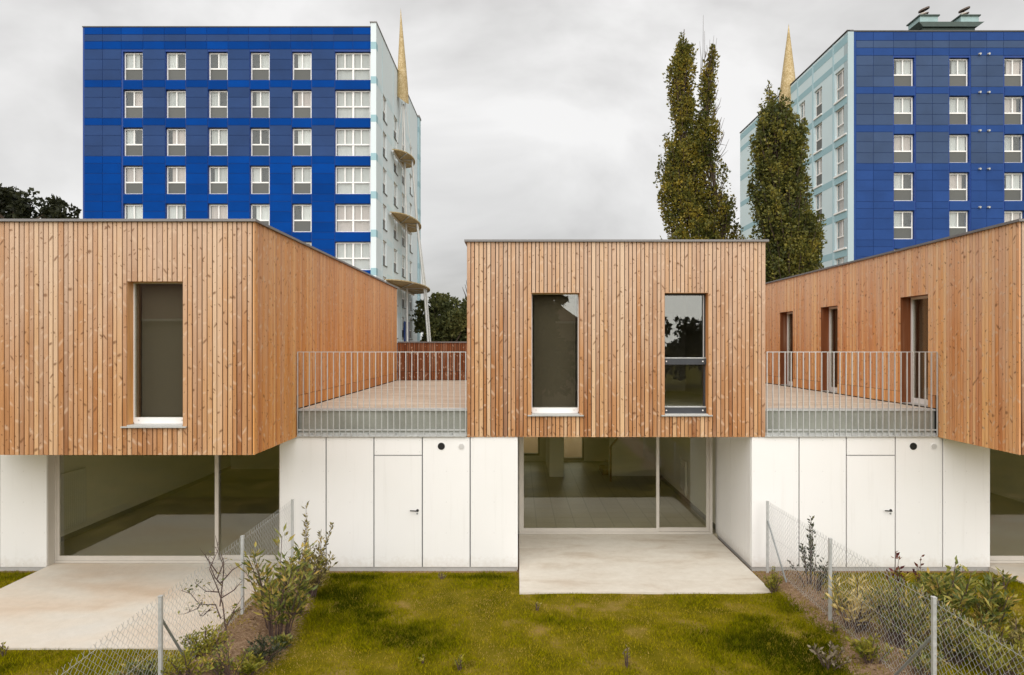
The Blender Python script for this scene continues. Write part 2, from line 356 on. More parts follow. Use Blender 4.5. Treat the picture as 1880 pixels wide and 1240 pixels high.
def mat_ground():
    t = NT('lawn_soil'); p = t.pos()
    soil = t.add('ShaderNodeAttribute', attribute_name='soil').outputs['Fac']
    n1 = t.noise(p, 1.4, 6, 0.6); n2 = t.noise(p, 22, 5, 0.7); n3 = t.noise(p, 75, 3, 0.7)
    cs = t.ramp(n2, [(0.28, (0.13, 0.075, 0.042)), (0.48, (0.27, 0.175, 0.108)), (0.68, (0.40, 0.285, 0.19))])
    cs = t.mix(1.0, cs, t.ramp(n3, [(0.3, (0.6, 0.58, 0.55)), (0.65, (1.1, 1.1, 1.1))]), 'MULTIPLY')
    cg = t.ramp(n1, [(0.35, (0.10, 0.09, 0.002)), (0.55, (0.18, 0.145, 0.010)), (0.72, (0.31, 0.21, 0.07))])
    cg = t.mix(1.0, cg, t.ramp(n3, [(0.3, (0.6, 0.6, 0.55)), (0.7, (1.15, 1.15, 1.1))]), 'MULTIPLY')
    f = t.math('ADD', soil, t.math('MULTIPLY', t.math('SUBTRACT', n2, 0.5), 0.8))
    f = t.add('ShaderNodeMapRange', {'Value': f, 'From Min': 0.35, 'From Max': 0.6}).outputs[0]
    t.bsdf(t.mix(f, cg, cs), 0.95, 0.03, 0, t.bump(n3, 0.6, 0.02)); return t.m
M['ground'] = mat_ground()
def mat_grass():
    t = NT('grass_blades'); deep = t.add('ShaderNodeAttribute', attribute_name='deep').outputs['Fac']  # attribute runs from straw yellow to dark green blades
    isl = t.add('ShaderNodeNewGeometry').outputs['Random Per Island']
    f = t.math('ADD', deep, t.math('MULTIPLY', t.math('SUBTRACT', isl, 0.5), 0.35), clamp=True)
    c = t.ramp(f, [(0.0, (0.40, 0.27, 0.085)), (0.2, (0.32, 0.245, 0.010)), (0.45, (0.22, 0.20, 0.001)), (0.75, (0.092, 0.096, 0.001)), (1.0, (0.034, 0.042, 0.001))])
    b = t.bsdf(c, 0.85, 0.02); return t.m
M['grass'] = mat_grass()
def mat_leaf(name, stops, scale=1.2, rough=0.55, spread=0.35):
    t = NT(name); p = t.pos(); isl = t.add('ShaderNodeNewGeometry').outputs['Random Per Island']
    n = t.noise(p, scale, 3)
    f = t.math('ADD', n, t.math('MULTIPLY', t.math('SUBTRACT', isl, 0.5), spread), clamp=True)
    c = t.ramp(f, stops)
    b = t.bsdf(c, rough, 0.3)
    tl = t.add('ShaderNodeBsdfTranslucent'); t.l.new(c, tl.inputs['Color'])
    mx = t.add('ShaderNodeMixShader', {0: 0.28}); t.l.new(b.outputs[0], mx.inputs[1]); t.l.new(tl.outputs[0], mx.inputs[2])
    t.l.new(mx.outputs[0], t.out.inputs['Surface']); return t.m
M['leaf_poplar'] = mat_leaf('poplar_leaves', [(0.28, (0.055, 0.068, 0.014)), (0.45, (0.13, 0.128, 0.022)), (0.60, (0.24, 0.20, 0.028)), (0.78, (0.38, 0.27, 0.034))], 1.1, 0.5, 0.3)
M['leaf_poplar_b'] = mat_leaf('poplar_leaves_green', [(0.28, (0.050, 0.062, 0.016)), (0.48, (0.11, 0.115, 0.025)), (0.62, (0.19, 0.175, 0.033)), (0.80, (0.33, 0.265, 0.045))], 1.1, 0.5, 0.3)
M['leaf_dark'] = mat_leaf('dark_tree_leaves', [(0.3, (0.022, 0.026, 0.013)), (0.6, (0.046, 0.050, 0.021)), (0.8, (0.075, 0.070, 0.028))], 0.5)
M['leaf_mid'] = mat_leaf('far_tree_leaves', [(0.3, (0.06, 0.072, 0.025)), (0.55, (0.12, 0.128, 0.04)), (0.8, (0.20, 0.185, 0.055))], 0.5)
M['leaf_laurel'] = mat_leaf('laurel_leaves', [(0.22, (0.085, 0.11, 0.024)), (0.45, (0.18, 0.20, 0.040)), (0.64, (0.32, 0.29, 0.06)), (0.82, (0.50, 0.34, 0.085))], 6, 0.4, 0.6)
M['leaf_yellow'] = mat_leaf('yellowish_leaves', [(0.25, (0.12, 0.11, 0.035)), (0.5, (0.25, 0.21, 0.06)), (0.72, (0.42, 0.34, 0.11)), (0.9, (0.56, 0.43, 0.15))], 6, 0.5, 0.6)
M['leaf_pale'] = mat_leaf('variegated_yellow_leaves', [(0.25, (0.42, 0.33, 0.09)), (0.5, (0.68, 0.52, 0.19)), (0.8, (0.82, 0.66, 0.30))], 6, 0.5, 0.6)
M['leaf_lime'] = mat_leaf('lime_leaves', [(0.25, (0.15, 0.17, 0.016)), (0.5, (0.29, 0.27, 0.03)), (0.8, (0.42, 0.36, 0.06))], 6, 0.5, 0.5)
M['leaf_holly'] = mat_leaf('dark_glossy_leaves', [(0.25, (0.022, 0.032, 0.018)), (0.5, (0.055, 0.066, 0.034)), (0.8, (0.13, 0.125, 0.05))], 6, 0.35, 0.5)
M['leaf_red'] = mat_leaf('red_leaves', [(0.25, (0.07, 0.012, 0.018)), (0.5, (0.14, 0.028, 0.030)), (0.8, (0.20, 0.10, 0.045))], 6, 0.45, 0.5)
M['leaf_purple'] = mat_leaf('purple_flowers', [(0.25, (0.05, 0.018, 0.075)), (0.8, (0.12, 0.05, 0.13))], 6, 0.6, 0.5)
M['leaf_dry'] = mat_leaf('dry_leaves', [(0.25, (0.15, 0.12, 0.07)), (0.8, (0.34, 0.28, 0.19))], 6, 0.7, 0.5)

# ------------------------------------------------------------------ ground
def sstep(a, b, x):
    t = np.clip((x - a) / (b - a), 0, 1); return t * t * (3 - 2 * t)
_gr = [np.random.default_rng(s).random((64, 64)) for s in range(4)]
def vnoise(x, y, scale, k=0):
    g = _gr[k]; x = np.asarray(x) * scale + 100; y = np.asarray(y) * scale + 100
    xi, yi = np.floor(x).astype(int), np.floor(y).astype(int); fx, fy = x - xi, y - yi
    fx = fx * fx * (3 - 2 * fx); fy = fy * fy * (3 - 2 * fy)
    a = g[xi % 64, yi % 64]; b = g[(xi + 1) % 64, yi % 64]; c = g[xi % 64, (yi + 1) % 64]; d = g[(xi + 1) % 64, (yi + 1) % 64]
    return (a * (1 - fx) + b * fx) * (1 - fy) + (c * (1 - fx) + d * fx) * fy
FENCE_L, FENCE_R = -4.20, 4.68
def ground_h(x, y):
    x = np.asarray(x, float); y = np.asarray(y, float)
    fr = sstep(0.0, -0.5, y)
    h = 0.20 * np.exp(-((x + 3.92) / 0.36) ** 2) * fr + 0.15 * np.exp(-((x - 5.0) / 0.5) ** 2) * fr
    return h + 0.03 * (vnoise(x, y, 1.3) - 0.5) * fr + 0.066 * sstep(-0.15, -1.0, y)
def soil_f(x, y):
    n = vnoise(x, y, 1.6, 1) - 0.5
    w = 0.42 + 0.25 * sstep(-1.8, -3.5, y)
    s = np.maximum(np.exp(-((x + 3.80 + 0.5 * n) / w) ** 2), np.exp(-((x - 4.86 + 0.4 * n) / 0.5) ** 2))
    return np.where(y > -0.02, 1.0, s)
def deep_f(x, y):
    """patches of longer, darker green blades against shorter, yellower ones"""
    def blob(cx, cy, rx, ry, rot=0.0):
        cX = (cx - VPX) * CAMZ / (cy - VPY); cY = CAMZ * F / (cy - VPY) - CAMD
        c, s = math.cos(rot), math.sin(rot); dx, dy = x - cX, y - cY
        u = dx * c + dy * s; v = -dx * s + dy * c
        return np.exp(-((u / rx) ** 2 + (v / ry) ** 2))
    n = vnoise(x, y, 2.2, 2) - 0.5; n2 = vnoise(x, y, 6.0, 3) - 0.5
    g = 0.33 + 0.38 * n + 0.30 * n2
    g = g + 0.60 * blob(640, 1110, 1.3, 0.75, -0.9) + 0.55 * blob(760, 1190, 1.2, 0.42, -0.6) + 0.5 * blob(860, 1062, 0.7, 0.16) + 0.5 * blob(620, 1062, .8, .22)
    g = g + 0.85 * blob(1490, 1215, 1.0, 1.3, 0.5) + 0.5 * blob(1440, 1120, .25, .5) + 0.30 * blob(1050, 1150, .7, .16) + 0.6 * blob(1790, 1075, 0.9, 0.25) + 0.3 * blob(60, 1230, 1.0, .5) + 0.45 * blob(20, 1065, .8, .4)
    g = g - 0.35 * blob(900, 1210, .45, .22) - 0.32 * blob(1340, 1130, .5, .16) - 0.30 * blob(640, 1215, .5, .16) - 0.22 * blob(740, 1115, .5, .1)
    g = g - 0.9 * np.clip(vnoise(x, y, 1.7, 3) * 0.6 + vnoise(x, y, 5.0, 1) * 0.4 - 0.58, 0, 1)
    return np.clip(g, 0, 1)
xs = np.concatenate([[-1500, -500, -180, -80, -40, -22], np.arange(-14, 16.01, 0.1), [24, 45, 80, 180, 500, 1500]])
ys = np.concatenate([[-1500, -500, -180, -80, -40, -20, -12], np.arange(-8, 1.01, 0.1), [4, 12, 30, 60, 120, 250, 600, 1500]])
gx, gy = np.meshgrid(xs, ys); gv = np.stack([gx.ravel(), gy.ravel(), ground_h(gx, gy).ravel()], 1)
nx, ny = len(xs), len(ys); ii = (np.arange(ny - 1)[:, None] * nx + np.arange(nx - 1)[None, :]).ravel()
gm = np_mesh('ground', gv, np.stack([ii, ii + 1, ii + nx + 1, ii + nx], 1), M['ground'], {'soil': np.where(np.abs(gx) < 20, soil_f(gx, gy), 0.0).ravel()})
gm.polygons.foreach_set('use_smooth', np.ones(len(gm.polygons), dtype=bool))
tag(link('ground', gm), kind='structure')

# ------------------------------------------------------------------ houses
ZW0, ZR = 2.55, 6.25           # underside and top of the timber volume
ZT = 3.07                      # terrace deck
BW = 0.0775                    # board pitch
CLX0, CLX1 = X0(857), X0(1406)
LX1 = X0(545); LX0 = LX1 - 5.66
RX0 = X0(1722); RX1 = RX0 + 5.66
YF = -2.04                     # front of the cantilevered houses
YB = 10.5
HEAD = 5.28; PATIO = 0.09

_bc = {}
def board_mesh(w, h, mat):
    k = (round(w, 3), round(h, 2), mat.name)
    if k not in _bc:
        w2, c, dp = k[0] / 2, 0.004, 0.024
        pts = [(-w2, 0), (-w2, -dp + c), (-w2 + c, -dp), (w2 - c, -dp), (w2, -dp + c), (w2, 0)]
        mb = MB(); n = len(pts)
        mb.v = [(x, y, 0) for x, y in pts] + [(x, y, h) for x, y in pts]
        mb.f = [(i, i + 1, i + 1 + n, i + n) for i in range(n - 1)] + [tuple(range(n - 1, -1, -1)), tuple(range(n, 2 * n))]
        _bc[k] = mb.mesh('board', mat)
    return _bc[k]
def boards(parent, u0, u1, zfun, place, mat, name='board'):
    """fill u0..u1 with upright boards; zfun -> list of (z0,z1); place(u) -> (x,y,rot)"""
    n = max(1, round((u1 - u0) / BW)); p = (u1 - u0) / n
    jit = [0.0] + [random.choice((-0.006, 0.0, 0.006)) for _ in range(n - 1)] + [0.0]
    for i in range(n):
        a = u0 + i * p + jit[i]; b = u0 + (i + 1) * p + jit[i + 1]
        w = b - a - 0.0135; u = (a + b) / 2
        for z0, z1 in zfun(u):
            x, y, rot = place(u, random.choice((0.0, 0.0, 0.003, 0.006)))
            link(name, board_mesh(w, z1 - z0, mat), parent, (x, y, z0), rot)
def boards_joined(parent, name, u0, u1, z0, z1, axis, plane, sgn, mat):
    """cladding out of the photograph's sight: the same boards in one part"""
    mb = MB(); n = round((u1 - u0) / BW); p = (u1 - u0) / n
    for i in range(n):
        a = u0 + i * p + 0.005; b = u0 + (i + 1) * p - 0.005; t = 0.024 + random.choice((0, 0.003))
        lo, hi = sorted((plane, plane + sgn * t))
        if axis == 'x': mb.box(a, b, lo, hi, z0, z1)
        else: mb.box(lo, hi, a, b, z0, z1)
    return tag(mb.build(name, mat, parent), kind='stuff')

def spans(u0, u1, ops):
    e = sorted({u0, u1, *[v for o in ops for v in o[:2]]}); return list(zip(e[:-1], e[1:]))
def clad(parent, u0, u1, z0, z1, ops, place, mat, skirt=None):
    for a, b in spans(u0, u1, ops):
        def zf(u):
            segs = [(z0, z1)]
            for oa, ob, oz0, oz1 in ops:
                if oa < u < ob:
                    segs = [(z0, oz0 - 0.004), (oz1, z1)] if oz0 > z0 + 0.05 else [(oz1, z1)]
            return segs
        boards(parent, a, b, zf, place, mat)

def window(house, u0, u1, z0, z1, plane, kind, label=None):
    """upright window in a facade that looks towards -Y, set back in its opening"""
    yr = plane + 0.15
    w = MB(); t = 0.035 if kind == 'rail' else 0.016
    w.box(u0, u0 + t, yr, yr + 0.06, z0 + 0.05, z1).box(u1 - t, u1, yr, yr + 0.06, z0 + 0.05, z1).box(u0 + t, u1 - t, yr, yr + 0.06, z1 - t, z1)
    if kind == 'plain': w.box(u0 + t, u1 - t, yr - 0.005, yr + 0.06, z0 + 0.03, z0 + 0.13)
    win = w.build('window', M['frame_white'] if kind == 'plain' else M['frame_dark'], house)
    if label: win['label'] = label
    if kind == 'plain':
        MB().box(u0 + t, u1 - t, yr + 0.02, yr + 0.03, z0 + 0.13, z1 - t).build('pane', M['glass_upper'], win)
        MB().box(u0 + 0.05, u1 - 0.05, yr + 0.16, yr + 0.165, z0 + 0.10, z1 - 0.02).build('blind', M['blind'], win)
        b = MB()
        for u in (u0 + 0.09, u1 - 0.09): b.tube([(u, yr - 0.012, z0 + 0.085), (u, yr - 0.004, z0 + 0.085)], 0.012, 8)
        b.build('bolt', M['screw'], win)
    else:
        zm = Z0(664)
        MB().box(u0 + t, u1 - t, yr + 0.02, yr + 0.03, zm + 0.065, z1 - t).build('pane', M['glass_upper'], win)
        MB().box(u0 + t, u1 - t, yr + 0.02, yr + 0.03, z0 + 0.14, zm - 0.065).build('pane', M['glass_upper'], win)
        for zz in (zm, z0 + 0.085):
            r = MB().box(u0 + 0.002, u1 - 0.002, yr - 0.06, yr + 0.055, zz - 0.062, zz + 0.055).build('rail', M['frame_dark'], win)
            MB().box(u0 + 0.004, u1 - 0.004, yr - 0.058, yr + 0.02, zz + 0.056, zz + 0.072).build('rail_edge', M['galv'], win)
            b = MB()
            for u in (u0 + 0.05, u1 - 0.07): b.tube([(u, yr - 0.075, zz), (u, yr - 0.061, zz)], 0.014, 8)
            b.build('bolt', M['frame_white'], win)
        MB().box(u1 - 0.050, u1 - 0.036, yr - 0.02, yr - 0.001, zm + 0.08, z1 - t).build('guide_rail', M['galv'], win)
    s = MB(); s.box(u0 - 0.075, u1 + 0.075, plane - 0.075, plane - 0.03, z0 - 0.012, z0 + 0.010)
    s.box(u0, u1, plane - 0.03, yr + 0.03, z0 - 0.012, z0 + 0.028)
    s.build('sill', M['sill'], win)
    rv = MB()
    rv.box(u0 - 0.018, u0 - 0.001, plane + 0.001, yr + 0.08, z0, z1 + 0.018).box(u1 + 0.001, u1 + 0.018, plane + 0.001, yr + 0.08, z0, z1 + 0.018).box(u0 - 0.001, u1 + 0.001, plane + 0.001, yr + 0.08, z1 + 0.001, z1 + 0.018)
    rv.build('reveal', M['wood_orange'], win)
    return win

def volume(house, x0, x1, y0, y1, front_ops, right_ops=(), left_ops=()):
    """timber frame shell of an upper floor: walls, floor, roof"""
    mb = MB(); t = 0.30; m = 0.001
    e = lambda ops: [(a - 0.019, b + 0.019, c - 0.013, d + 0.019) for a, b, c, d in ops]
    wall_grid(mb, x0, x1, ZW0 + 0.02, ZR, e(front_ops), y0, y0 + t)
    wall_grid(mb, x0, x1, ZW0 + 0.02, ZR, [], y1 - t, y1)
    wall_grid(mb, y0 + t, y1 - t, ZW0 + 0.02, ZR, e(left_ops), x0, x0 + t, 'y')
    wall_grid(mb, y0 + t, y1 - t, ZW0 + 0.02, ZR, e(right_ops), x1 - t, x1, 'y')
    mb.build('wall', M['membrane'], house)
    MB().box(x0 + t, x1 - t, y0 + t, y1 - t, ZW0 + 0.02, ZT + 0.02).build('floor', M['plinth'], house)
    MB().box(x0 + 0.02, x1 - 0.02, y0 + 0.02, y1 - 0.02, ZW0 - 0.004, ZW0 + 0.018).build('soffit', M['plaster'], house)
    MB().box(x0 + t, x1 - t, y0 + t, y1 - t, ZR - 0.30, ZR - 0.06).build('roof', M['roof_tar'], house)
    li = MB(); a, b, c, d = x0 + t + 0.002, x1 - t - 0.002, y0 + t + 0.002, y1 - t - 0.002
    wall_grid(li, a, b, ZT + 0.02, ZR - 0.302, e(front_ops), c, c + 0.02); wall_grid(li, c + 0.02, d, ZT + 0.02, ZR - 0.302, e(left_ops), a, a + 0.02, 'y')
    wall_grid(li, c + 0.02, d, ZT + 0.02, ZR - 0.302, e(right_ops), b - 0.02, b, 'y'); li.box(a + 0.02, b - 0.02, 4.6 + y0, 4.62 + y0, ZT + 0.02, ZR - 0.302)
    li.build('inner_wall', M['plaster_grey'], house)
def coping(house, x0, x1, y0, y1):
    mb = MB(); o = 0.045; z0, z1 = ZR - 0.005, ZR + 0.035
    mb.box(x0 - o, x1 + o, y0 - o, y0 + 0.30, z0, z1).box(x0 - o, x1 + o, y1 - 0.30, y1 + o, z0, z1)
    mb.box(x0 - o, x0 + 0.30, y0 + 0.30, y1 - 0.30, z0, z1).box(x1 - 0.30, x1 + o, y0 + 0.30, y1 - 0.30, z0, z1)
    mb.build('coping', M['coping'], house)
B = 0.026   # boards stand this far in front of the membrane

def terrace(house, x0, x1):
    """terrace over the shed: slab edge, deck, low timber wall at the far end"""
    MB().box(x0 + 0.004, x1 - 0.004, 0.09, YB, ZW0 + 0.006, ZT - 0.035).build('terrace_slab', M['slab'], house)
    MB().box(x0 + 0.004, x1 - 0.004, 0.055, 0.30, ZT - 0.033, ZT + 0.004).build('slab_edge_trim', M['galv'], house)
    MB().box(x0 + 0.004, x1 - 0.004, 0.045, 0.089, ZW0 + 0.007, ZW0 + 0.075).build('slab_edge_trim', M['galv'], house)
    mb = MB(); y = 0.306
    while y < YB - 0.02:
        segs = [x0 + 0.01] + sorted(random.uniform(x0 + 0.4, x1 - 0.4) for _ in range(2)) + [x1 - 0.01]
        for a, b in zip(segs[:-1], segs[1:]): mb.box(a, b - 0.006, y, y + 0.130, ZT - 0.034, ZT + random.choice((0.0, 0.002, 0.004)))
        y += 0.142
    tag(mb.build('deck_boards', M['deck'], house), kind='stuff')
    zt = 4.37
    MB().box(x0 + 0.001, x1 - 0.001, YB - 0.10, YB + 0.1, ZT, zt).build('terrace_back_wall', M['membrane'], house)
    boards(house, x0 + 0.01, x1 - 0.01, lambda u: [(ZT + 0.02, ZT + 0.30), (ZT + 0.31, zt)], lambda u, j: (u, YB - 0.102 - j, 0.0), M['wood_dark_shaded'], 'back_wall_board')
    MB().box(x0 + 0.03, x1 - 0.03, YB - 0.16, YB + 0.15, zt + 0.001, zt + 0.045).build('back_wall_coping', M['coping'], house)

def mat_deck():
    t = NT('terrace_deck_wood'); p = t.pos(); isl = t.add('ShaderNodeNewGeometry').outputs['Random Per Island']
    g = t.noise(t.mapping(p, (1.4, 30, 1)), 1.0, 4)
    c = t.ramp(t.math('ADD', t.math('MULTIPLY', g, 0.5), t.math('MULTIPLY', isl, 0.5)), [(0.2, (0.50, 0.40, 0.30)), (0.5, (0.62, 0.52, 0.41)), (0.8, (0.68, 0.585, 0.48))])
    t.bsdf(c, 0.8, 0.2); return t.m
M['deck'] = mat_deck()

def shed_wall(house, joints, door_i, vent_px, ground_label=None):
    """white panelled shed front in the plane Y=0.02"""
    zb, zt = Z0(1042), ZW0 - 0.006
    MB().box(joints[0] + 0.03, joints[-1] - 0.03, 0.056, 0.30, 0.02, zt).build('shed_wall', M['joint'], house)
    MB().box(joints[0] + 0.02, joints[-1] - 0.02, 0.036, 0.0555, -0.05, zb - 0.006).build('plinth', M['plinth'], house)
    g = 0.011; zd = Z0(837)
    for i, (a, b) in enumerate(zip(joints[:-1], joints[1:])):
        rows = [(zb, zt)] if i != door_i else [(zd + g, zt)]
        for z0, z1 in rows:
            p = MB().box(a + g, b - g, 0.022, 0.054, z0, z1).build('panel', M['white_panel'], house)
            s = MB()
            for u in (a + 0.05, (a + b) / 2, b - 0.05):
                for z in np.linspace(z0 + 0.06, z1 - 0.06, 5 if z1 - z0 > 1 else 2): s.tube([(u, 0.0195, z), (u, 0.0225, z)], 0.006, 6)
            s.build('screw', M['screw'], p)
        if i == door_i:
            dr = MB().box(a + g, b - g, 0.022, 0.054, zb, zd - g * 0.6).build('door', M['white_panel'], house)
            hx = b - 0.15; hz = Z0(938)
            h = MB().tube([(hx + 0.06, 0.018, hz), (hx + 0.06, -0.03, hz), (hx - 0.075, -0.035, hz + 0.008)], 0.011, 8)
            h.tube([(hx + 0.06, 0.0215, hz), (hx + 0.06, 0.012, hz)], 0.026, 10)
            h.build('handle', M['black'], dr, smooth=False)
            MB().tube([(hx + 0.055, 0.0215, hz - 0.06), (hx + 0.055, 0.012, hz - 0.06)], 0.016, 10).build('lock', M['galv_dark'], dr)
    (v1, v2) = vent_px; zv = Z0(820)
    # open round vent: ring, tube and dark back
    n = 20; mb = MB(); c = Vector((X0(v1), 0, zv))
    ring = [(c.x + math.cos(2 * math.pi * k / n) * r, y, c.z + math.sin(2 * math.pi * k / n) * r) for r, y in ((0.068, 0.021), (0.066, 0.012), (0.054, 0.012), (0.052, 0.0205)) for k in range(n)]
    mb.v = ring
    for q in range(3):
        for k in range(n): mb.f.append((q * n + k, q * n + (k + 1) % n, (q + 1) * n + (k + 1) % n, (q + 1) * n + k))
    vent = mb.build('vent', M['black'], house)
    mb = MB(); mb.v = ring[3 * n:]; mb.f = [tuple(range(n))]; mb.build('vent_opening', M['black'], vent)
    c = Vector((X0(v2), 0, zv)); mb = MB().tube([(c.x, 0.0215, c.z), (c.x, 0.014, c.z)], 0.060, 24)
    gr = mb.build('vent_grille', M['white_panel'], house)
    for k in range(-3, 4):
        hw = math.sqrt(max(0.0, 0.052 ** 2 - (k * 0.0145) ** 2))
        MB().box(c.x - hw, c.x + hw, 0.008, 0.0138, c.z + k * 0.0145 - 0.003, c.z + k * 0.0145 + 0.003).build('slat', M['screw'], gr)

def glazing(house, x0, x1, y, mull, z0=PATIO, z1=ZW0 - 0.008):
    """sliding window wall: outer frame, two leaves, glass"""
    t, dpt = 0.055, 0.11
    fr = MB().box(x0, x0 + t, y, y + dpt, z0 + 0.045, z1).box(x1 - t, x1, y, y + dpt, z0 + 0.045, z1).box(x0 + t, x1 - t, y, y + dpt, z1 - t, z1).box(x0, x1, y - 0.015, y + dpt, z0 + 0.002, z0 + 0.045)
    w = fr.build('sliding_window', M['frame_beige'], house)
    t2 = 0.045
    for a, b, yy in ((x0 + t, mull + 0.02, y + 0.012), (mull - 0.04, x1 - t, y + 0.058)):
        lf = MB().box(a, a + t2, yy, yy + 0.04, z0 + 0.047, z1 - t - 0.002).box(b - t2 - 0.02, b, yy, yy + 0.04, z0 + 0.047, z1 - t - 0.002).box(a + t2, b - t2 - 0.02, yy, yy + 0.04, z0 + 0.047, z0 + 0.13).box(a + t2, b - t2 - 0.02, yy, yy + 0.04, z1 - t - 0.05, z1 - t - 0.002)
        lo = lf.build('leaf_frame', M['frame_beige'], w)
        MB().box(a + t2, b - t2 - 0.02, yy + 0.015, yy + 0.023, z0 + 0.13, z1 - t - 0.05).build('pane', M['glass'], w)
    return w

def radiator(house, x, y0, y1, z0, z1, sgn):
    r = MB(); n = max(3, int((y1 - y0) / 0.06)); p = (y1 - y0) / n
    lo, hi = sorted((x, x + sgn * 0.08))
    for i in range(n): r.box(lo + 0.02, hi, y0 + i * p, y0 + (i + 0.75) * p, z0, z1)
    r.box(lo, lo + 0.019, y0, y1, z0 + 0.1, z0 + 0.16); r.box(lo, lo + 0.019, y0, y1, z1 - 0.2, z1 - 0.14)
    r.build('radiator', M['radiator'], house)

# --- centre house ---------------------------------------------------------------------------------
hc = empty('timber_house', (0, 0, 0), 'frontal larch clad house with two tall windows over a recessed patio', 'house', 'row of timber houses')
w1 = (X0(976), X0(1064), Z0(763), HEAD); w2 = (X0(1221), X0(1300), Z0(763), HEAD)
volume(hc, CLX0 + 0.026, CLX1 - 0.026, B, YB, [w1, w2])
clad(hc, CLX0, CLX1, ZW0, ZR - 0.006, [w1, w2], lambda u, j: (u, B - 0.001 - j, 0.0), M['wood_front'])
window(hc, *w1, B, 'plain', 'tall fixed window with white bottom rail'); window(hc, *w2, B, 'rail', 'tall window with dark grey cross rails')
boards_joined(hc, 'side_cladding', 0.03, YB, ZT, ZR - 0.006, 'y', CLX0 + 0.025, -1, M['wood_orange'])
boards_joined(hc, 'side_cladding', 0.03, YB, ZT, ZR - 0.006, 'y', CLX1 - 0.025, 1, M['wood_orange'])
coping(hc, CLX0, CLX1, 0.0, YB)
terrace(hc, LX1 + 0.005, CLX0 + 0.02)
jc = [X0(p) for p in (512, 598, 686, 775, 863, 951)]
shed_wall(hc, jc, 2, (810, 847))
GY = 2.17
JX = X0(1380)
glazing(hc, 0.04, X0(1308, CAMD + GY), GY, X0(1209, CAMD + GY))
# side return of the shed (left of patio) and of the neighbour's shed is panelled too
MB().box(-0.03, 0.008, 0.056, GY + 0.12, 0.02, ZW0 - 0.006).build('patio_side_wall', M['white_panel'], hc)
# ground floor room
MB().box(0.04, 4.60, GY - 0.02, 11.6, -0.05, PATIO - 0.003).build('room_floor', M['tiles'], hc)
iw = MB(); iw.box(-0.10, 0.038, GY + 0.13, 11.6, 0.05, 2.5); iw.box(4.52, 4.66, GY + 0.13, 11.6, 0.05, 2.5)
wall_grid(iw, 0.04, 4.515, PATIO, 2.5, [(0.10, 0.80, 0.30, 2.3), (1.62, 2.40, PATIO + 0.02, 2.3)], 11.35, 11.6)
iw.build('room_wall', M['plaster'], hc)
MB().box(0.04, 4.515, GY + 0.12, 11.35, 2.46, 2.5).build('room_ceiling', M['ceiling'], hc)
bw = MB().box(0.10, 0.16, 11.36, 11.45, 0.30, 2.3).box(0.74, 0.80, 11.36, 11.45, 0.30, 2.3).box(0.16, 0.74, 11.36, 11.45, 0.30, 0.38).box(0.16, 0.74, 11.36, 11.45, 2.24, 2.3).build('rear_window', M['skirting'], hc)
MB().box(0.16, 0.74, 11.40, 11.41, 0.38, 2.24).build('pane', M['glass'], bw)
rd = MB().box(1.62, 1.68, 11.36, 11.45, PATIO + 0.02, 2.3).box(2.34, 2.40, 11.36, 11.45, PATIO + 0.02, 2.3).box(1.68, 2.34, 11.36, 11.45, PATIO + 0.02, 0.22).box(1.68, 2.34, 11.36, 11.45, 2.24, 2.3).build('rear_door', M['skirting'], hc)
MB().box(1.68, 2.34, 11.40, 11.41, 0.22, 2.24).build('pane', M['glass'], rd)
MB().box(1.02, 1.47, 8.55, 11.35, PATIO, 2.46).build('partition', M['plaster'], hc)
MB().box(2.95, 4.515, 8.70, 8.85, PATIO, 2.46).build('partition', M['plaster'], hc)
st = MB()
for k in range(9): st.box(2.75 + k * 0.2, 2.95 + k * 0.2, 8.86, 9.75, PATIO + k * 0.175, PATIO + (k + 1) * 0.175)
sto = st.build('stair', M['stair_wood'], hc)
MB().box(2.84, 2.90, 7.80, 7.86, PATIO, 1.15).build('newel_post', M['stair_wood'], sto)
MB().tube([(2.87, 7.83, 1.16), (3.55, 8.2, 1.9), (4.0, 8.6, 2.44)], 0.03, 6).build('handrail', M['stair_wood'], sto)
MB().box(4.50, 4.518, GY + 0.14, 8.69, PATIO, PATIO + 0.11).build('skirting_board', M['skirting'], hc)
radiator(hc, 4.505, 5.0, 5.55, 0.28, 1.2, -1)

# --- left house -----------------------------------------------------------------------------------
hl = empty('timber_house', (0, 0, 0), 'larch clad house jutting over a wide patio at the left edge', 'house', 'row of timber houses')
dl = CAMD + YF
wl1 = (X0(233, dl), X0(335, dl), Z0(784, dl), HEAD + 0.02)
volume(hl, LX0 + 0.026, LX1 - B, YF + B, YB, [wl1])
clad(hl, LX0, LX1 - 0.028, ZW0, ZR - 0.006, [wl1], lambda u, j: (u, YF + B - 0.001 - j, 0.0), M['wood_front'])
window(hl, *wl1, YF + B, 'plain', 'tall fixed window with white bottom rail')
R90 = math.radians(90)
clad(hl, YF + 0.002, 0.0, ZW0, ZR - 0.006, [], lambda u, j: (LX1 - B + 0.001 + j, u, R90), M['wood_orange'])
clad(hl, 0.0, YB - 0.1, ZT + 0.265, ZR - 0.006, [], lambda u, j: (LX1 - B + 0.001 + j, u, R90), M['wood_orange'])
boards_joined(hl, 'skirting_boards', 0.1, YB - 0.11, ZT + 0.02, ZT + 0.255, 'y', LX1 - B, 1, M['wood_orange'])
coping(hl, LX0, LX1, YF, YB)
jl = [-13.4, -12.5, -11.6, -10.7, -9.82, X0(85)]
zb_, zt_ = Z0(1042), ZW0 - 0.006
MB().box(jl[0], jl[-1] - 0.03, 0.056, 0.225, 0.02, zt_).build('shed_wall', M['joint'], hl)
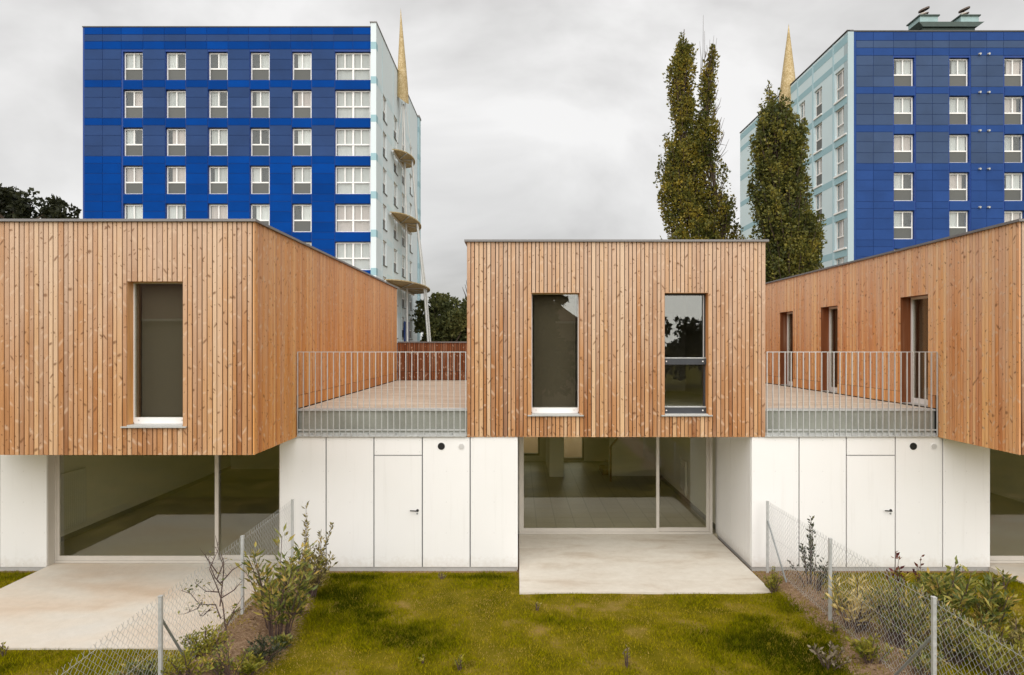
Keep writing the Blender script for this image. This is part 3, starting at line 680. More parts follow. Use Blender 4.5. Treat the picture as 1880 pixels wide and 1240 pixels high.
for a, b in zip(jl[:-1], jl[1:]):
    p = MB().box(a + 0.011, b - 0.011, 0.022, 0.054, zb_, zt_).build('panel', M['white_panel'], hl)
    s = MB()
    for u in (a + 0.05, (a + b) / 2, b - 0.05):
        for z in np.linspace(zb_ + 0.06, zt_ - 0.06, 5): s.tube([(u, 0.0195, z), (u, 0.0225, z)], 0.006, 6)
    s.build('screw', M['screw'], p)
MB().box(jl[0], jl[-1] - 0.02, 0.036, 0.0555, -0.05, zb_ - 0.006).build('plinth', M['plinth'], hl)
GL = 0.23
MB().box(jl[-1] - 0.028, jl[-1] - 0.001, 0.0555, GL - 0.002, zb_, zt_).build('jamb', M['frame_beige'], hl)
gx0, gx1 = jl[-1] - 0.02, X0(512) + 0.02
glazing(hl, gx0, gx1, GL, X0(398, CAMD + GL))
MB().box(LX0 + 0.1, gx1, GL + 0.12, 10.4, -0.05, PATIO - 0.003).build('room_floor', M['tiles_plain'] if 'tiles_plain' in M else M['tiles'], hl)
iw = MB(); iw.box(LX0 - 0.05, LX0 + 0.1, GL + 0.13, 10.5, 0.05, 2.5); iw.box(gx1 - 0.0, gx1 + 0.12, GL + 0.13, 10.4, 0.05, 2.5)
iw.box(LX0 + 0.1, gx0, GL + 0.03, GL + 0.129, 0.05, 2.5)
wall_grid(iw, LX0 + 0.1, gx1, PATIO, 2.5, [(-6.0, -5.1, PATIO + 0.02, 2.3)], 9.9, 10.1); iw.build('room_wall', M['plaster'], hl)
rd = MB().box(-6.0, -5.92, 9.92, 10.0, 0.11, 2.3).box(-5.18, -5.1, 9.92, 10.0, 0.11, 2.3).box(-5.92, -5.18, 9.92, 10.0, 0.11, 0.22).box(-5.92, -5.18, 9.92, 10.0, 2.22, 2.3).build('rear_door', M['skirting'], hl)
MB().box(-5.92, -5.18, 9.95, 9.96, 0.22, 2.22).build('pane', M['glass'], rd)
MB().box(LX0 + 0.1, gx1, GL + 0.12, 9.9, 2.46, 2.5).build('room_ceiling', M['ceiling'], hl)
MB().box(-6.8, -6.3, 8.0, 9.9, PATIO, 2.46).build('partition', M['plaster'], hl)
MB().box(LX0 + 0.102, LX0 + 0.12, GL + 0.14, 9.9, PATIO, PATIO + 0.11).build('skirting_board', M['skirting'], hl)
radiator(hl, LX0 + 0.105, 1.4, 2.3, 0.35, 1.55, 1)

# --- right house ----------------------------------------------------------------------------------
hr = empty('timber_house', (0, 0, 0), 'larch clad house at the right edge with three doors onto its terrace', 'house', 'row of timber houses')
rops = [(9647 / (1703 - 950.) - CAMD, 9647 / (1652 - 950.) - CAMD, ZT + 0.03, HEAD), (9647 / (1537 - 950.) - CAMD, 9647 / (1506 - 950.) - CAMD, ZT + 0.03, HEAD), (9647 / (1455 - 950.) - CAMD, 9647 / (1431 - 950.) - CAMD, ZT + 0.03, HEAD)]
volume(hr, RX0 + B, RX1 - 0.026, YF + B, YB, [], (), rops)
clad(hr, RX0 + 0.028, RX1, ZW0, ZR - 0.006, [], lambda u, j: (u, YF + B - 0.001 - j, 0.0), M['wood_front'])
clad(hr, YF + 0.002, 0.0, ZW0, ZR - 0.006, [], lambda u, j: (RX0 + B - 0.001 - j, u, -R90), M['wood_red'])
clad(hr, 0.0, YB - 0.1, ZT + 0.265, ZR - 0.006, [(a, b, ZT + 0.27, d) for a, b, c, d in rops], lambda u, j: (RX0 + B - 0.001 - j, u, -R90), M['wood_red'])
ye = [0.1] + [v for o in sorted(rops) for v in o[:2]] + [YB - 0.11]
for a, b in zip(ye[0::2], ye[1::2]):
    boards_joined(hr, 'skirting_boards', a, b, ZT + 0.02, ZT + 0.255, 'y', RX0 + B, -1, M['wood_red'])
for a, b, c, d in rops:
    xi = RX0 + B + 0.20; t = 0.05
    w = MB().box(xi, xi + 0.06, a, a + t, c, d).box(xi, xi + 0.06, b - t, b, c, d).box(xi, xi + 0.06, a + t, b - t, d - t, d).box(xi, xi + 0.06, a + t, b - t, c, c + 0.10)
    w = w.build('terrace_door', M['frame_white'], hr)
    MB().box(xi + 0.02, xi + 0.03, a + t, b - t, c + 0.10, d - t).build('pane', M['glass_upper'], w)
    MB().box(xi + 0.14, xi + 0.145, a + 0.06, b - 0.06, c + 0.12, d - 0.03).build('blind', M['blind'], w)
    rv = MB(); p0, p1 = RX0 + B + 0.001, xi + 0.07
    rv.box(p0, p1, a - 0.018, a - 0.001, c, d + 0.018).box(p0, p1, b + 0.001, b + 0.018, c, d + 0.018).box(p0, p1, a - 0.001, b + 0.001, d + 0.001, d + 0.018)
    rv.build('reveal', M['wood_dark_shaded'], w)
    MB().box(p0, p1, a, b, c - 0.012, c - 0.001).build('threshold', M['sill'], w)
coping(hr, RX0, RX1, YF, YB)
terrace(hr, CLX1 - 0.02, RX0 - 0.005)
jr = [X0(p) for p in (1380, 1468, 1555, 1645, 1732, 1820)]
shed_wall(hr, jr, 2, (1678, 1716))
# the return of this shed along the centre patio
ys_ = [0.056, 0.262, 1.246, GY + 0.12]
MB().box(JX + 0.03, JX + 0.09, 0.30, GY + 0.12, 0.02, ZW0 - 0.006).build('shed_wall', M['joint'], hr)
MB().box(JX + 0.006, JX + 0.0295, 0.058, GY + 0.12, 0.02, zb_ - 0.004).build('plinth', M['plinth'], hr)
for a, b in zip(ys_[:-1], ys_[1:]):
    MB().box(JX + 0.001, JX + 0.029, a + 0.006, b - 0.006, zb_ + 0.003, ZW0 - 0.008).build('panel', M['white_panel'], hr)
gx2 = X0(1820) - 0.02
glazing(hr, gx2, 13.0, GL, 11.2)
MB().box(gx2, 13.5, GL + 0.12, 10.4, -0.05, PATIO - 0.003).build('room_floor', M['tiles_plain'], hr)
iw = MB().box(gx2 - 0.14, gx2 - 0.001, GL + 0.13, 10.4, 0.05, 2.5).box(13.5, 13.6, GL, 10.4, 0.05, 2.5)
wall_grid(iw, gx2, 13.5, PATIO, 2.5, [(10.6, 11.5, 0.11, 2.3)], 9.9, 10.1); iw.build('room_wall', M['plaster'], hr)
MB().box(gx2, 13.5, GL + 0.12, 9.9, 2.46, 2.5).build('room_ceiling', M['ceiling'], hr)
MB().box(9.9, 10.2, 5.6, 9.9, PATIO, 2.46).build('partition', M['plaster'], hr)

# patios
tag(MB().box(0.035, 4.345, -1.29, GY - 0.022, -0.12, PATIO).build('patio', M['concrete_pale']), kind='structure')
tag(MB().box(jl[-1], -4.36, -3.34, GL - 0.02, -0.12, PATIO).build('patio', M['concrete']), kind='structure')
tag(MB().box(8.95, 13.6, -3.34, GL - 0.02, -0.12, PATIO).build('patio', M['concrete']), kind='structure')

# railings
def railing(x0, x1, label):
    r = empty('balcony_railing', ((x0 + x1) / 2, 0, ZW0), label, 'railing', 'galvanised terrace railings')
    cx = (x0 + x1) / 2; zt = Z0(646) - ZW0; zb = 0.02
    MB().box(x0 - cx, x1 - cx, -0.008, 0.012, zt - 0.012, zt).build('top_rail', M['galv'], r)
    MB().box(x0 - cx, x1 - cx, 0.010, 0.022, zb + 0.10, zb + 0.125).build('bottom_rail', M['galv'], r)
    MB().box(x0 - cx - 0.03, x1 - cx + 0.0, -0.012, 0.044, zb - 0.022, zb - 0.004).build('base_flashing', M['sill'], r)
    n = round((x1 - x0) / 0.1145); p = (x1 - x0) / n
    bar = MB().box(-0.006, 0.006, -0.022, 0.009, zb - 0.004, zt - 0.0125).mesh('bar', M['galv'])
    for k in range(n + 1): link('bar', bar, r, (min(max(x0 - cx + k * p, x0 - cx + 0.007), x1 - cx - 0.007), 0, 0))
    b = MB()
    for k in range(6): 
        u = x0 - cx + (k + 0.5) * (x1 - x0) / 6; b.tube([(u, 0.028, 0.055), (u, 0.044, 0.055)], 0.012, 6)
    b.build('bolt', M['galv_dark'], r)
railing(LX1 + 0.012, CLX0 - 0.012, 'galvanised bar railing between the left and the middle timber house')
railing(CLX1 + 0.012, RX0 - 0.012, 'galvanised bar railing in front of the terrace doors at right')

# ------------------------------------------------------------------ towers
TY = 36.0; TD = CAMD + TY
def TX(px): return (px - VPX) * TD / F
def TZ(py): return CAMZ + (VPY - py) * TD / F
def curtain_mesh(w, h, amp, mat):
    n = 14; mb = MB()
    for i in range(n + 1):
        x = -w / 2 + w * i / n; y = amp * math.sin(i * 2.1)
        mb.v += [(x, y, 0), (x, y, h)]
    mb.f = [(2 * i, 2 * i + 2, 2 * i + 3, 2 * i + 1) for i in range(n)]
    return mb.mesh('curtain', mat)
def tower_window_meshes(w, h, split):
    """frame with `split` upper panes and a lower field; origin at bottom centre, outside towards -Y"""
    t = 0.085; zl = h * 0.40
    fr = MB().box(-w / 2, -w / 2 + t, 0, 0.07, 0, h).box(w / 2 - t, w / 2, 0, 0.07, 0, h).box(-w / 2 + t, w / 2 - t, 0, 0.07, h - t, h).box(-w / 2 + t, w / 2 - t, 0, 0.07, 0, 0.05)
    fr.box(-w / 2 + t, w / 2 - t, -0.01, 0.07, zl, zl + 0.10)
    iw = (w - 2 * t) / split
    for k in range(1, split):
        wide = 0.07 if (split == 4 and k == 2) else 0.045
        x = -w / 2 + t + k * iw
        fr.box(x - wide, x + wide, 0.003, 0.067, zl + 0.10, h - t)
        if split == 4 and k == 2: fr.box(x - wide, x + wide, 0.003, 0.067, 0.05, zl)
    pane = MB().box(-w / 2 + t, w / 2 - t, 0.03, 0.04, zl + 0.10, h - t)
    low = MB().box(-w / 2 + t, w / 2 - t, 0.025, 0.05, 0.05, zl)
    return fr.mesh('window', M['frame_white']), pane.mesh('pane', M['glass_tower']), low.mesh('lower_panel', M['parapet_grey']), low.mesh('pane', M['glass_tower'])
_wm = {}
def tower_window(tower, x, y, z, w, h, split, glazed_low=False, rotz=0.0):
    k = (round(w, 2), round(h, 2), split)
    if k not in _wm:
        iw = w - 0.2
        _wm[k] = tower_window_meshes(w, h, split) + ([curtain_mesh(iw * f, h * 0.56, 0.02, m) for f in (0.98, 0.8, 0.55) for m in (M['curtain'], M['curtain'], M['curtain_pink'])], [curtain_mesh(iw * 0.98, h * 0.95, 0.02, m) for m in (M['curtain'], M['curtain'], M['curtain_pink'])])
    fr, pane, low, lowg, cur, curl = _wm[k]
    wdw = link('window', fr, tower, (x, y, z), rotz)
    link('pane', pane, wdw)
    link('lower_panel' if not glazed_low else 'pane', lowg if glazed_low else low, wdw)
    f = random.random()
    if glazed_low: link('curtain', random.choice(curl), wdw, (0, 0.14, 0.03))
    elif f < 0.93:
        c = random.choice(cur); cw = c.vertices[-1].co.x * 2
        link('curtain', c, wdw, ((w - 0.2 - cw) / 2 * random.choice((1, 1, -1)), 0.14, h * 0.40 + 0.05))
    return wdw

def panels(tower, u0, u1, zs, mats, y, g=0.014):
    for (a, b), m in zip(zip(zs[:-1], zs[1:]), mats):
        MB().box(u0 + g, u1 - g, y - 0.03, y - 0.001, min(a, b) + g, max(a, b) - g).build('panel', m, tower)

# left tower
tl = empty('blue_tower_block', (TX(420), TY + 10, 0), 'royal blue panelled tower block rising behind the left timber house', 'tower block', 'blue tower blocks')
def at_root(tower, o): return o
def shift_children(tower):
    off = tower.location
    for ch in tower.children: ch.location = ch.location - off
txl, txr = TX(152), TX(682)
rowsL = [(95 + 69.8 * i, 147 + 69.8 * i) for i in range(7)]
colsL = [(226, 262), (304, 341), (382, 418), (459, 495), (536, 572), (615, 681)]
opsL = [(TX(a), TX(b) - (0.02 if b == 681 else 0), TZ(q[1]), TZ(q[0])) for a, b in colsL for q in rowsL]
ztop = TZ(50)
MB().box(txl + 0.1, TX(690) - 0.55, TY + 0.55, TY + 19.6, 0, ztop - 0.4).build('core', M['tower_core'], tl)
wall_grid(MB(), txl, txr, 0, ztop - 0.03, opsL, TY, TY + 0.54).build('wall', M['blue_deep'], tl)
MB().box(txl - 0.02, TX(690) - 0.36, TY - 0.05, TY + 19.6, ztop - 0.028, ztop + 0.05).build('roof', M['roof_tar'], tl)
# panels
pier_edges = [(155, 188.5), (188.5, 223)] + [(262.5, 303.5), (341.5, 381.5), (418.5, 458.5), (495.5, 535.5), (572.5, 614.5)]
top_edges = [155, 188.5, 223, 263, 302, 341, 380, 419, 457, 496, 534, 573, 613, 648, 681.5]
for a, b in zip(top_edges[:-1], top_edges[1:]):
    panels(tl, TX(a), TX(b), [TZ(v) for v in (51, 64, 76.5, 91)], [M['blue'], M['blue_grey'], M['blue']], TY)
for i in range(6):
    y0 = 91 + 69.8 * i; mg = M['blue_grey'] if i < 3 else M['blue']
    for a, b in pier_edges:
        panels(tl, TX(a), TX(b), [TZ(y0 + v) for v in (0, 18.5, 38, 56.5, 69.8)], [mg, mg, mg, M['blue']], TY)
    for a, b in colsL:
        panels(tl, TX(a), TX(b) - 0.02, [TZ(rowsL[i][1] + 0.6), TZ(rowsL[i + 1][0])], [M['blue']], TY)
for a, b in colsL:
    for q in rowsL[:6]:
        big = b == 681; w = TX(b) - TX(a) - 0.19; h = TZ(q[0]) - TZ(q[1]) - 0.05
        tower_window(tl, (TX(a) + TX(b)) / 2 - (0.02 if not big else 0.03), TY + 0.20, TZ(q[1]) + 0.02, w + 0.14, h, 4 if big else 2, big)
# pale gable fin and side face
sx = TX(692)
MB().box(sx - 0.40, sx, TY - 0.25, TY + 0.538, 0, TZ(45)).build('corner_fin', M['pale_white'], tl)
for i in range(-1, 6):
    y0 = 143 + 70 * i
    if i == -1: y0 = 80
    MB().box(sx - 0.405, sx + 0.004, TY - 0.256, TY + 0.30, TZ(y0 + 13), TZ(y0)).build('band', M['teal'], tl)
MB().box(sx - 0.46, sx + 0.05, TY - 0.30, TY + 19.7, TZ(45) + 0.001, TZ(43)).build('gable_coping', M['coping'], tl)
yA = lambda px: abs(sx) * F / (VPX - px) - CAMD
scol = [(703, 710), (723, 730), (738, 744.5), (752, 757)]
sops = []
for a, b in scol:
    for i in range(8):
        z = TZ(160 + 70 * i); sops.append((yA(a), yA(b), z - 1.55, z + 0.35))
wall_grid(MB(), TY + 0.539, TY + 19.6, 0, TZ(45), sops, sx - 0.40, sx - 0.001, 'y').build('gable_wall', M['pale_white'], tl)
for a, b in scol:
    ya, yb = yA(a), yA(b)
    for i in range(8):
        z = TZ(160 + 70 * i)
        tower_window(tl, sx - 0.10, (ya + yb) / 2, z - 1.54, yb - ya - 0.02, 1.88, 2, False, R90)
        MB().box(sx - 0.002, sx + 0.06, ya - 0.05, yb + 0.05, z - 1.62, z - 1.56).build('sill', M['parapet_grey'], tl)
    MB().box(sx - 0.001, sx + 0.02, ya - 0.35, ya - 0.12, 0.0, TZ(52)).build('pilaster_strip', M['pale'], tl)
for i in range(7):
    z = TZ(213 + 70 * i - 70)
    for p, q in [(TY + 0.31, yA(702.5)), (yA(710.5), yA(722)), (yA(730.5), yA(737.5)), (yA(745), yA(751.5))]:
        MB().box(sx - 0.0005, sx + 0.006, p, q - 0.38, z - 0.5, z).build('band', M['pale'], tl)
# rear wing standing proud of the gable
ex = (770 - VPX) * (TD + 20.0) / F
MB().box(sx - 3.0, ex, TY + 19.7, TY + 20.9, 0, CAMZ + (VPY - 215) * (TD + 19.7) / F).build('rear_wing', M['sky_blue'], tl)
for i in range(8):
    z = CAMZ + (VPY - 243 - 50 * i) * (TD + 19.7) / F
    MB().box(sx + 0.006, ex + 0.004, TY + 19.694, TY + 20.904, z, z + 0.55).build('band', M['teal'], tl)
MB().box(sx - 3.1, ex + 0.06, TY + 19.62, TY + 20.95, CAMZ + (VPY - 215) * (TD + 19.7) / F + 0.001, CAMZ + (VPY - 213) * (TD + 19.7) / F + 0.06).build('rear_wing_coping', M['coping'], tl)
# ground floor blue shutters on the gable
for px in (741, 747):
    MB().box(sx + 0.02, sx + 0.10, yA(px), yA(px + 3), TZ(575) - 3.2, TZ(575) - 0.2).build('shutter', M['blue_deep'], tl)
shift_children(tl)

# right tower
tr = empty('blue_tower_block', (TX(1750), TY + 10, 0), 'slate blue tower block with pale blue side wall and roof chimneys', 'tower block', 'blue tower blocks')
rx0, rx1 = TX(1567), TX(2060)
rowsR = [(106 + 70.2 * i, 158.5 + 70.2 * i) for i in range(6)]
colsR = [(1641, 1679), (1743, 1780), (1844, 1881), (1945, 1982)]
opsR = [(TX(a), TX(b), TZ(q[1]), TZ(q[0])) for a, b in colsR for q in rowsR]
zr = TZ(58)
MB().box(rx0 + 0.5, rx1 - 0.1, TY + 0.55, TY + 23.4, 0, zr - 0.4).build('core', M['tower_core'], tr)
wall_grid(MB(), rx0, rx1, 0, zr - 0.03, opsR, TY, TY + 0.54).build('wall', M['blue_deep'], tr)
MB().box(TX(1560), rx1 + 0.02, TY - 0.06, TY + 23.5, zr - 0.028, zr + 0.06).build('roof', M['roof_tar'], tr)
MB().box(rx0 - 0.002, TX(1571.5), TY - 0.04, TY - 0.001, 0, zr - 0.04).build('corner_post', M['rblue'], tr)
cpanel = [(1571.5, 1603), (1603, 1639.5), (1681, 1711.5), (1711.5, 1741.5), (1782, 1811), (1811, 1842), (1883, 1912), (1912, 1943), (1984, 2014), (2014, 2058)]
tops = [1571.5, 1603, 1640, 1681, 1711.5, 1742, 1781, 1811, 1842, 1882, 1912, 1943, 1983, 2014, 2058]
for a, b in zip(tops[:-1], tops[1:]):
    panels(tr, TX(a), TX(b), [TZ(v) for v in (59.5, 75, 88.5, 102.5)], [M['rblue'], M['rblue_grey'], M['rblue']], TY)
for i in range(6):
    y0 = 102.5 + 70.2 * i; mg = M['rblue_grey'] if i < 3 else M['rblue']
    for a, b in cpanel:
        panels(tr, TX(a), TX(b), [TZ(y0 + v) for v in (0, 18, 38, 57.5, 70.2)], [mg, mg, mg, M['rblue']], TY)
    if i < 5:
        for a, b in colsR: panels(tr, TX(a), TX(b), [TZ(rowsR[i][1] + 0.6), TZ(rowsR[i + 1][0])], [M['rblue']], TY)
    vz = TZ(100 + 70.2 * i)
    for px in (1797, 1813.5):
        MB().tube([(TX(px), TY - 0.03, vz), (TX(px), TY - 0.20, vz - 0.03)], 0.075, 10).build('vent_pipe', M['sill'], tr)
for a, b in colsR:
    for q in rowsR:
        w = TX(b) - TX(a) - 0.05; tower_window(tr, (TX(a) + TX(b)) / 2, TY + 0.20, TZ(q[1]) + 0.02, w, TZ(q[0]) - TZ(q[1]) - 0.05, 2)
gx_ = TX(1565)
MB().box(TX(1556), rx0 - 0.003, TY - 0.05, TY + 0.538, 0, zr - 0.03).build('corner_fin', M['fin'], tr)
GXW = TX(1556)
yB = lambda px: GXW * F / (px - VPX) - CAMD
rcol = [(1558 - 4, 1537 - 4), (1513 - 4, 1498 - 3), (1478, 1467), (1452, 1443), (1430, 1421), (1409, 1402)]
rops2 = []
for a, b in rcol:
    for i in range(7):
        z = TZ(117.5 + 70.2 * i); rops2.append((yB(a), yB(b), z - 2.2, z))
wall_grid(MB(), TY + 0.539, TY + 23.4, 0, zr - 0.03, rops2, GXW + 0.001, GXW + 0.40, 'y').build('gable_wall', M['pale'], tr)
for ci, (a, b) in enumerate(rcol):
    ya, yb = yB(a), yB(b)
    for i in range(7):
        z = TZ(117.5 + 70.2 * i)
        tower_window(tr, GXW + 0.12, (ya + yb) / 2, z - 2.17, yb - ya - 0.04, 2.14, 2, ci == 0, -R90)
        MB().box(GXW - 0.09, GXW - 0.001, ya - 0.06, yb + 0.06, z - 2.33, z - 2.21).build('sill', M['frame_white'], tr)
        MB().box(GXW - 0.012, GXW + 0.0005, ya - 0.10, yb + 0.10, z - 2.86, z - 2.34).build('band', M['teal'], tr)
    MB().box(GXW - 0.03, GXW - 0.0005, yb + 0.16, yb + 0.36, 0, zr - 0.04).build('pilaster_strip', M['sky_blue'], tr)
    ne = yB(rcol[ci + 1][0]) - 0.12 if ci + 1 < len(rcol) else TY + 23.3
    for i in range(7):
        z = TZ(117.5 + 70.2 * i); MB().box(GXW - 0.008, GXW + 0.0005, yb + 0.37, ne, z - 2.86, z - 2.34).build('band', M['teal'], tr)
for z in (zr - 0.75, zr - 2.05):
    MB().box(GXW - 0.009, GXW + 0.0005, TY + 0.02, TY + 23.3, z - 0.05, z + 0.55 if z > zr - 1 else z + 0.45).build('band', M['teal'], tr)
MB().box(GXW - 0.06, GXW + 0.42, TY - 0.07, TY + 23.5, zr + 0.061, zr + 0.10).build('gable_coping', M['coping'], tr)
shift_children(tr)

# rooftop chimneys of the right tower
def ribbon_cap(mb, x, y, z, r, rz, tilt):
    n = 18; pts = []
    for k in range(n + 1):
        a = 2 * math.pi * k / n
        pts.append((x + r * math.cos(a), y + r * math.sin(a), z + tilt * r * math.cos(a)))
    for k in range(n):
        p, q = pts[k], pts[k + 1]
        mb.quad(p, q, (q[0], q[1], q[2] + rz), (p[0], p[1], p[2] + rz))
        mb.quad((x, y, z + rz), (p[0], p[1], p[2] + rz), (q[0], q[1], q[2] + rz), (x, y, z + rz + 0.02))
for nm, px0, px1, lab in (('l', 1689, 1722, 'verdigris metal chimney box on the tower roof, nearer its pale corner'), ('r', 1764, 1797, 'verdigris metal chimney box on the tower roof, farther from the pale corner')):
    dd = TD + 1.5; cx = (px0 + px1) / 2; x = (cx - VPX) * dd / F; s = dd / F
    zb = CAMZ + (VPY - 46) * s + 0.002; zt = CAMZ + (VPY - 30) * s
    e = empty('roof_chimney', (x, TY + 1.5, zb), lab, 'chimney', 'roof chimneys')
    hw = (px1 - px0) / 2 * s
    MB().box(-hw, hw, 0, 1.5, 0, zt - zb).build('box', M['verdigris'], e)
    MB().box(-hw - 0.1, hw + 0.1, -0.1, 1.6, zt - zb + 0.001, zt - zb + 0.09).build('lid', M['verdigris_dark'], e)
    MB().tube([(0, 0.7, zt - zb + 0.09), (0, 0.7, zt - zb + 0.55)], 0.24, 12).build('pipe', M['frame_beige'], e)
    c = MB(); ribbon_cap(c, 0, 0.7, zt - zb + 0.40, 0.36, 0.07, 0.34); c.build('cowl_ring', M['rust'], e)
    c = MB(); ribbon_cap(c, 0.05, 0.7, zt - zb + 0.78, 0.38, 0.11, 0.34); c.tube([(0, 0.7, zt - zb + 0.4), (0.03, 0.7, zt - zb + 0.82)], 0.05, 6); c.build('cowl', M['rust'], e)
dd = TD + 1.2
zpt = CAMZ + (VPY - 46) * (TD + 1.5) / F
cp = MB().prism([((1692 - VPX) * dd / F, zpt - 0.36), ((1792 - VPX) * dd / F, zpt - 0.36), ((1804 - VPX) * dd / F, zpt), ((1684 - VPX) * dd / F, zpt)], TY + 1.0, TY + 3.4).box((1694 - VPX) * dd / F, (1790 - VPX) * dd / F, TY + 1.2, TY + 3.2, zr + 0.07, zpt - 0.37).build('chimney_platform', M['verdigris_dark'])
tag(cp, 'dark flat platform under the two roof chimneys', 'roof platform')

# gold sculptures on the gables
def spire(parent, base, tip, r, mat, cut=0.45):
    mb = MB(); n = 20; b, t = Vector(base), Vector(tip)
    rings = 8
    for j in range(rings):
        f = j / rings; c = b.lerp(t, f); rr = r * (1 - f) * (1 + 0.10 * math.sin(f * 3.0))
        for k in range(n):
            a = 2 * math.pi * k / n
            dz = (-cut * math.cos(a + 0.5)) * (1 - f) ** 3 if j == 0 else 0
            mb.v.append((c.x + rr * math.cos(a), c.y + rr * math.sin(a), c.z + dz))
    mb.v.append(tuple(t)); 
    for j in range(rings - 1):
        for k in range(n): mb.f.append((j * n + k, j * n + (k + 1) % n, (j + 1) * n + (k + 1) % n, (j + 1) * n + k))
    for k in range(n): mb.f.append(((rings - 1) * n + k, (rings - 1) * n + (k + 1) % n, rings * n))
    return mb.build('spire', mat, parent, smooth=True)
SD = 57.0
sl = empty('gable_sculpture', (-10.0, SD - CAMD, 0), 'golden spire and half disc canopies on the left tower gable', 'sculpture', 'golden gable sculptures')
SX, SY = -10.0, SD - CAMD
spire(sl, (0.10, 0, CAMZ + (VPY - 183) * SD / F), (-0.08, 0, CAMZ + (VPY - 14) * SD / F), 0.52, M['gold'])
MB().tube([(0.12, 0, 25.0), (0.0, 0, 20.3)], 0.06, 6).build('rod', M['tube_white'], sl)
can = [((722, 275), (742, 309), 763, 297, 20.2), ((716, 390), (745, 427), 773, 413, 14.9), ((707, 514), (752, 540), 785, 528, 9.3)]
rim = []
for (A, Bp, rxp, ryp, z) in can:
    k = (z - CAMZ) * F
    dA, dB, dR = k / (VPY - A[1]), k / (VPY - Bp[1]), k / (VPY - ryp)
    xr = (rxp - VPX) * dR / F
    xw = sx + 0.12; yA_, yB_ = dA - CAMD, dB - CAMD; cy = (yA_ + yB_) / 2; hy = (yB_ - yA_) / 2
    mb = MB(); n = 26; pts = [(xw + (xr - xw) * max(0.0, math.sin(math.pi * i / n)) ** 0.9, cy - hy * math.cos(math.pi * i / n)) for i in range(n + 1)]
    m = len(pts)
    mb.v = [(x - SX, y - SY, z - 0.02) for x, y in pts] + [(x - SX, y - SY, z + 0.06) for x, y in pts]
    mb.f = [tuple(range(m - 1, -1, -1)), tuple(range(m, 2 * m))] + [(i, (i + 1) % m, m + (i + 1) % m, m + i) for i in range(m)]
    mb.build('canopy', M['gold'], sl)
    MB().tube([(xw - SX + 0.06, yA_ - SY, z - 0.10), (xw - SX + 0.06, yB_ - SY, z - 0.10)], 0.09, 8).build('edge_tube', M['tube_white'], sl)
    st = MB()
    for f in (0.3, 0.5, 0.7):
        i = int(f * n); st.tube([(xw - SX, cy - SY, z - 0.06), (pts[i][0] - SX - 0.05, pts[i][1] - SY, z - 0.06)], 0.035, 6)
    st.build('strut', M['tube_white'], sl); rim.append((xr, cy, z))
for off in (0.0, 1.1):
    p = [(rim[0][0] - 0.25, rim[0][1] + 0.3, 20.2), (rim[1][0] - 0.25, rim[1][1] + off * 0.3, 14.9), (rim[2][0] - 0.35, rim[2][1] + off, 9.3), (rim[2][0] + 0.35, rim[2][1] + off * 1.6, 0.0)]
    MB().tube([(x - SX, y - SY, z) for x, y, z in p], 0.085, 8).build('leg', M['tube_white'], sl)
MB().tube([(0.12, 0.3, 25.2), (0.3, 0.5, 14.9), (0.45, 0.6, 0)], 0.09, 8).build('mast', M['tube_white'], sl)
MB().tube([(0.30, 0, 25.3), (0.9, 0.2, 20.3), (1.35, 0.3, 14.9)], 0.03, 5).build('cable', M['tube_white'], sl)
MB().tube([(0.05, 0, 25.3), (-0.15, -2.0, 20.2)], 0.03, 5).build('cable', M['tube_white'], sl)
SDR = 59.3
sr = empty('gable_sculpture', (GXW - 0.25, SDR - CAMD, 0), 'golden spire behind the shorter poplar at the right tower', 'sculpture', 'golden gable sculptures')
xx = (1448 - VPX) * SDR / F - (GXW - 0.25)
spire(sr, (xx - 0.05, 0, 25.4), (xx, 0, CAMZ + (VPY - 43) * SDR / F), 0.85, M['gold'])
MB().tube([(xx, 0, 25.6), (xx, 0, 0)], 0.09, 8).build('mast', M['tube_white'], sr)

# ------------------------------------------------------------------ vegetation
def leaf_cloud(name, centres, dirs, length, width, mat, parent, jl=0.35, fold=0.25, seed=0):
    """one pointed folded leaf (4 tris as 2 quads) per centre, along dirs"""
    r = np.random.default_rng(seed); n = len(centres); c = np.asarray(centres, float); d = np.asarray(dirs, float)
    d = d / (np.linalg.norm(d, axis=1, keepdims=True) + 1e-9)
    a = r.normal(size=(n, 3)); s = np.cross(d, a); s /= (np.linalg.norm(s, axis=1, keepdims=True) + 1e-9); u = np.cross(s, d)
    L = length * (1 + jl * r.uniform(-1, 1, (n, 1))); W = width * (1 + jl * r.uniform(-1, 1, (n, 1)))
    v0 = c; v1 = c + d * L * 0.45 + s * W * 0.5 + u * W * fold; v2 = c + d * L; v3 = c + d * L * 0.45 - s * W * 0.5 + u * W * fold; v4 = c + d * L * 0.5
    V = np.stack([v0, v1, v2, v3, v4], 1).reshape(-1, 3); i = np.arange(n)[:, None] * 5
    Fq = np.concatenate([i + np.array([[0, 1, 2, 4]]), i + np.array([[0, 4, 2, 3]])], 0)
    return link(name, np_mesh(name, V, Fq, mat), parent)

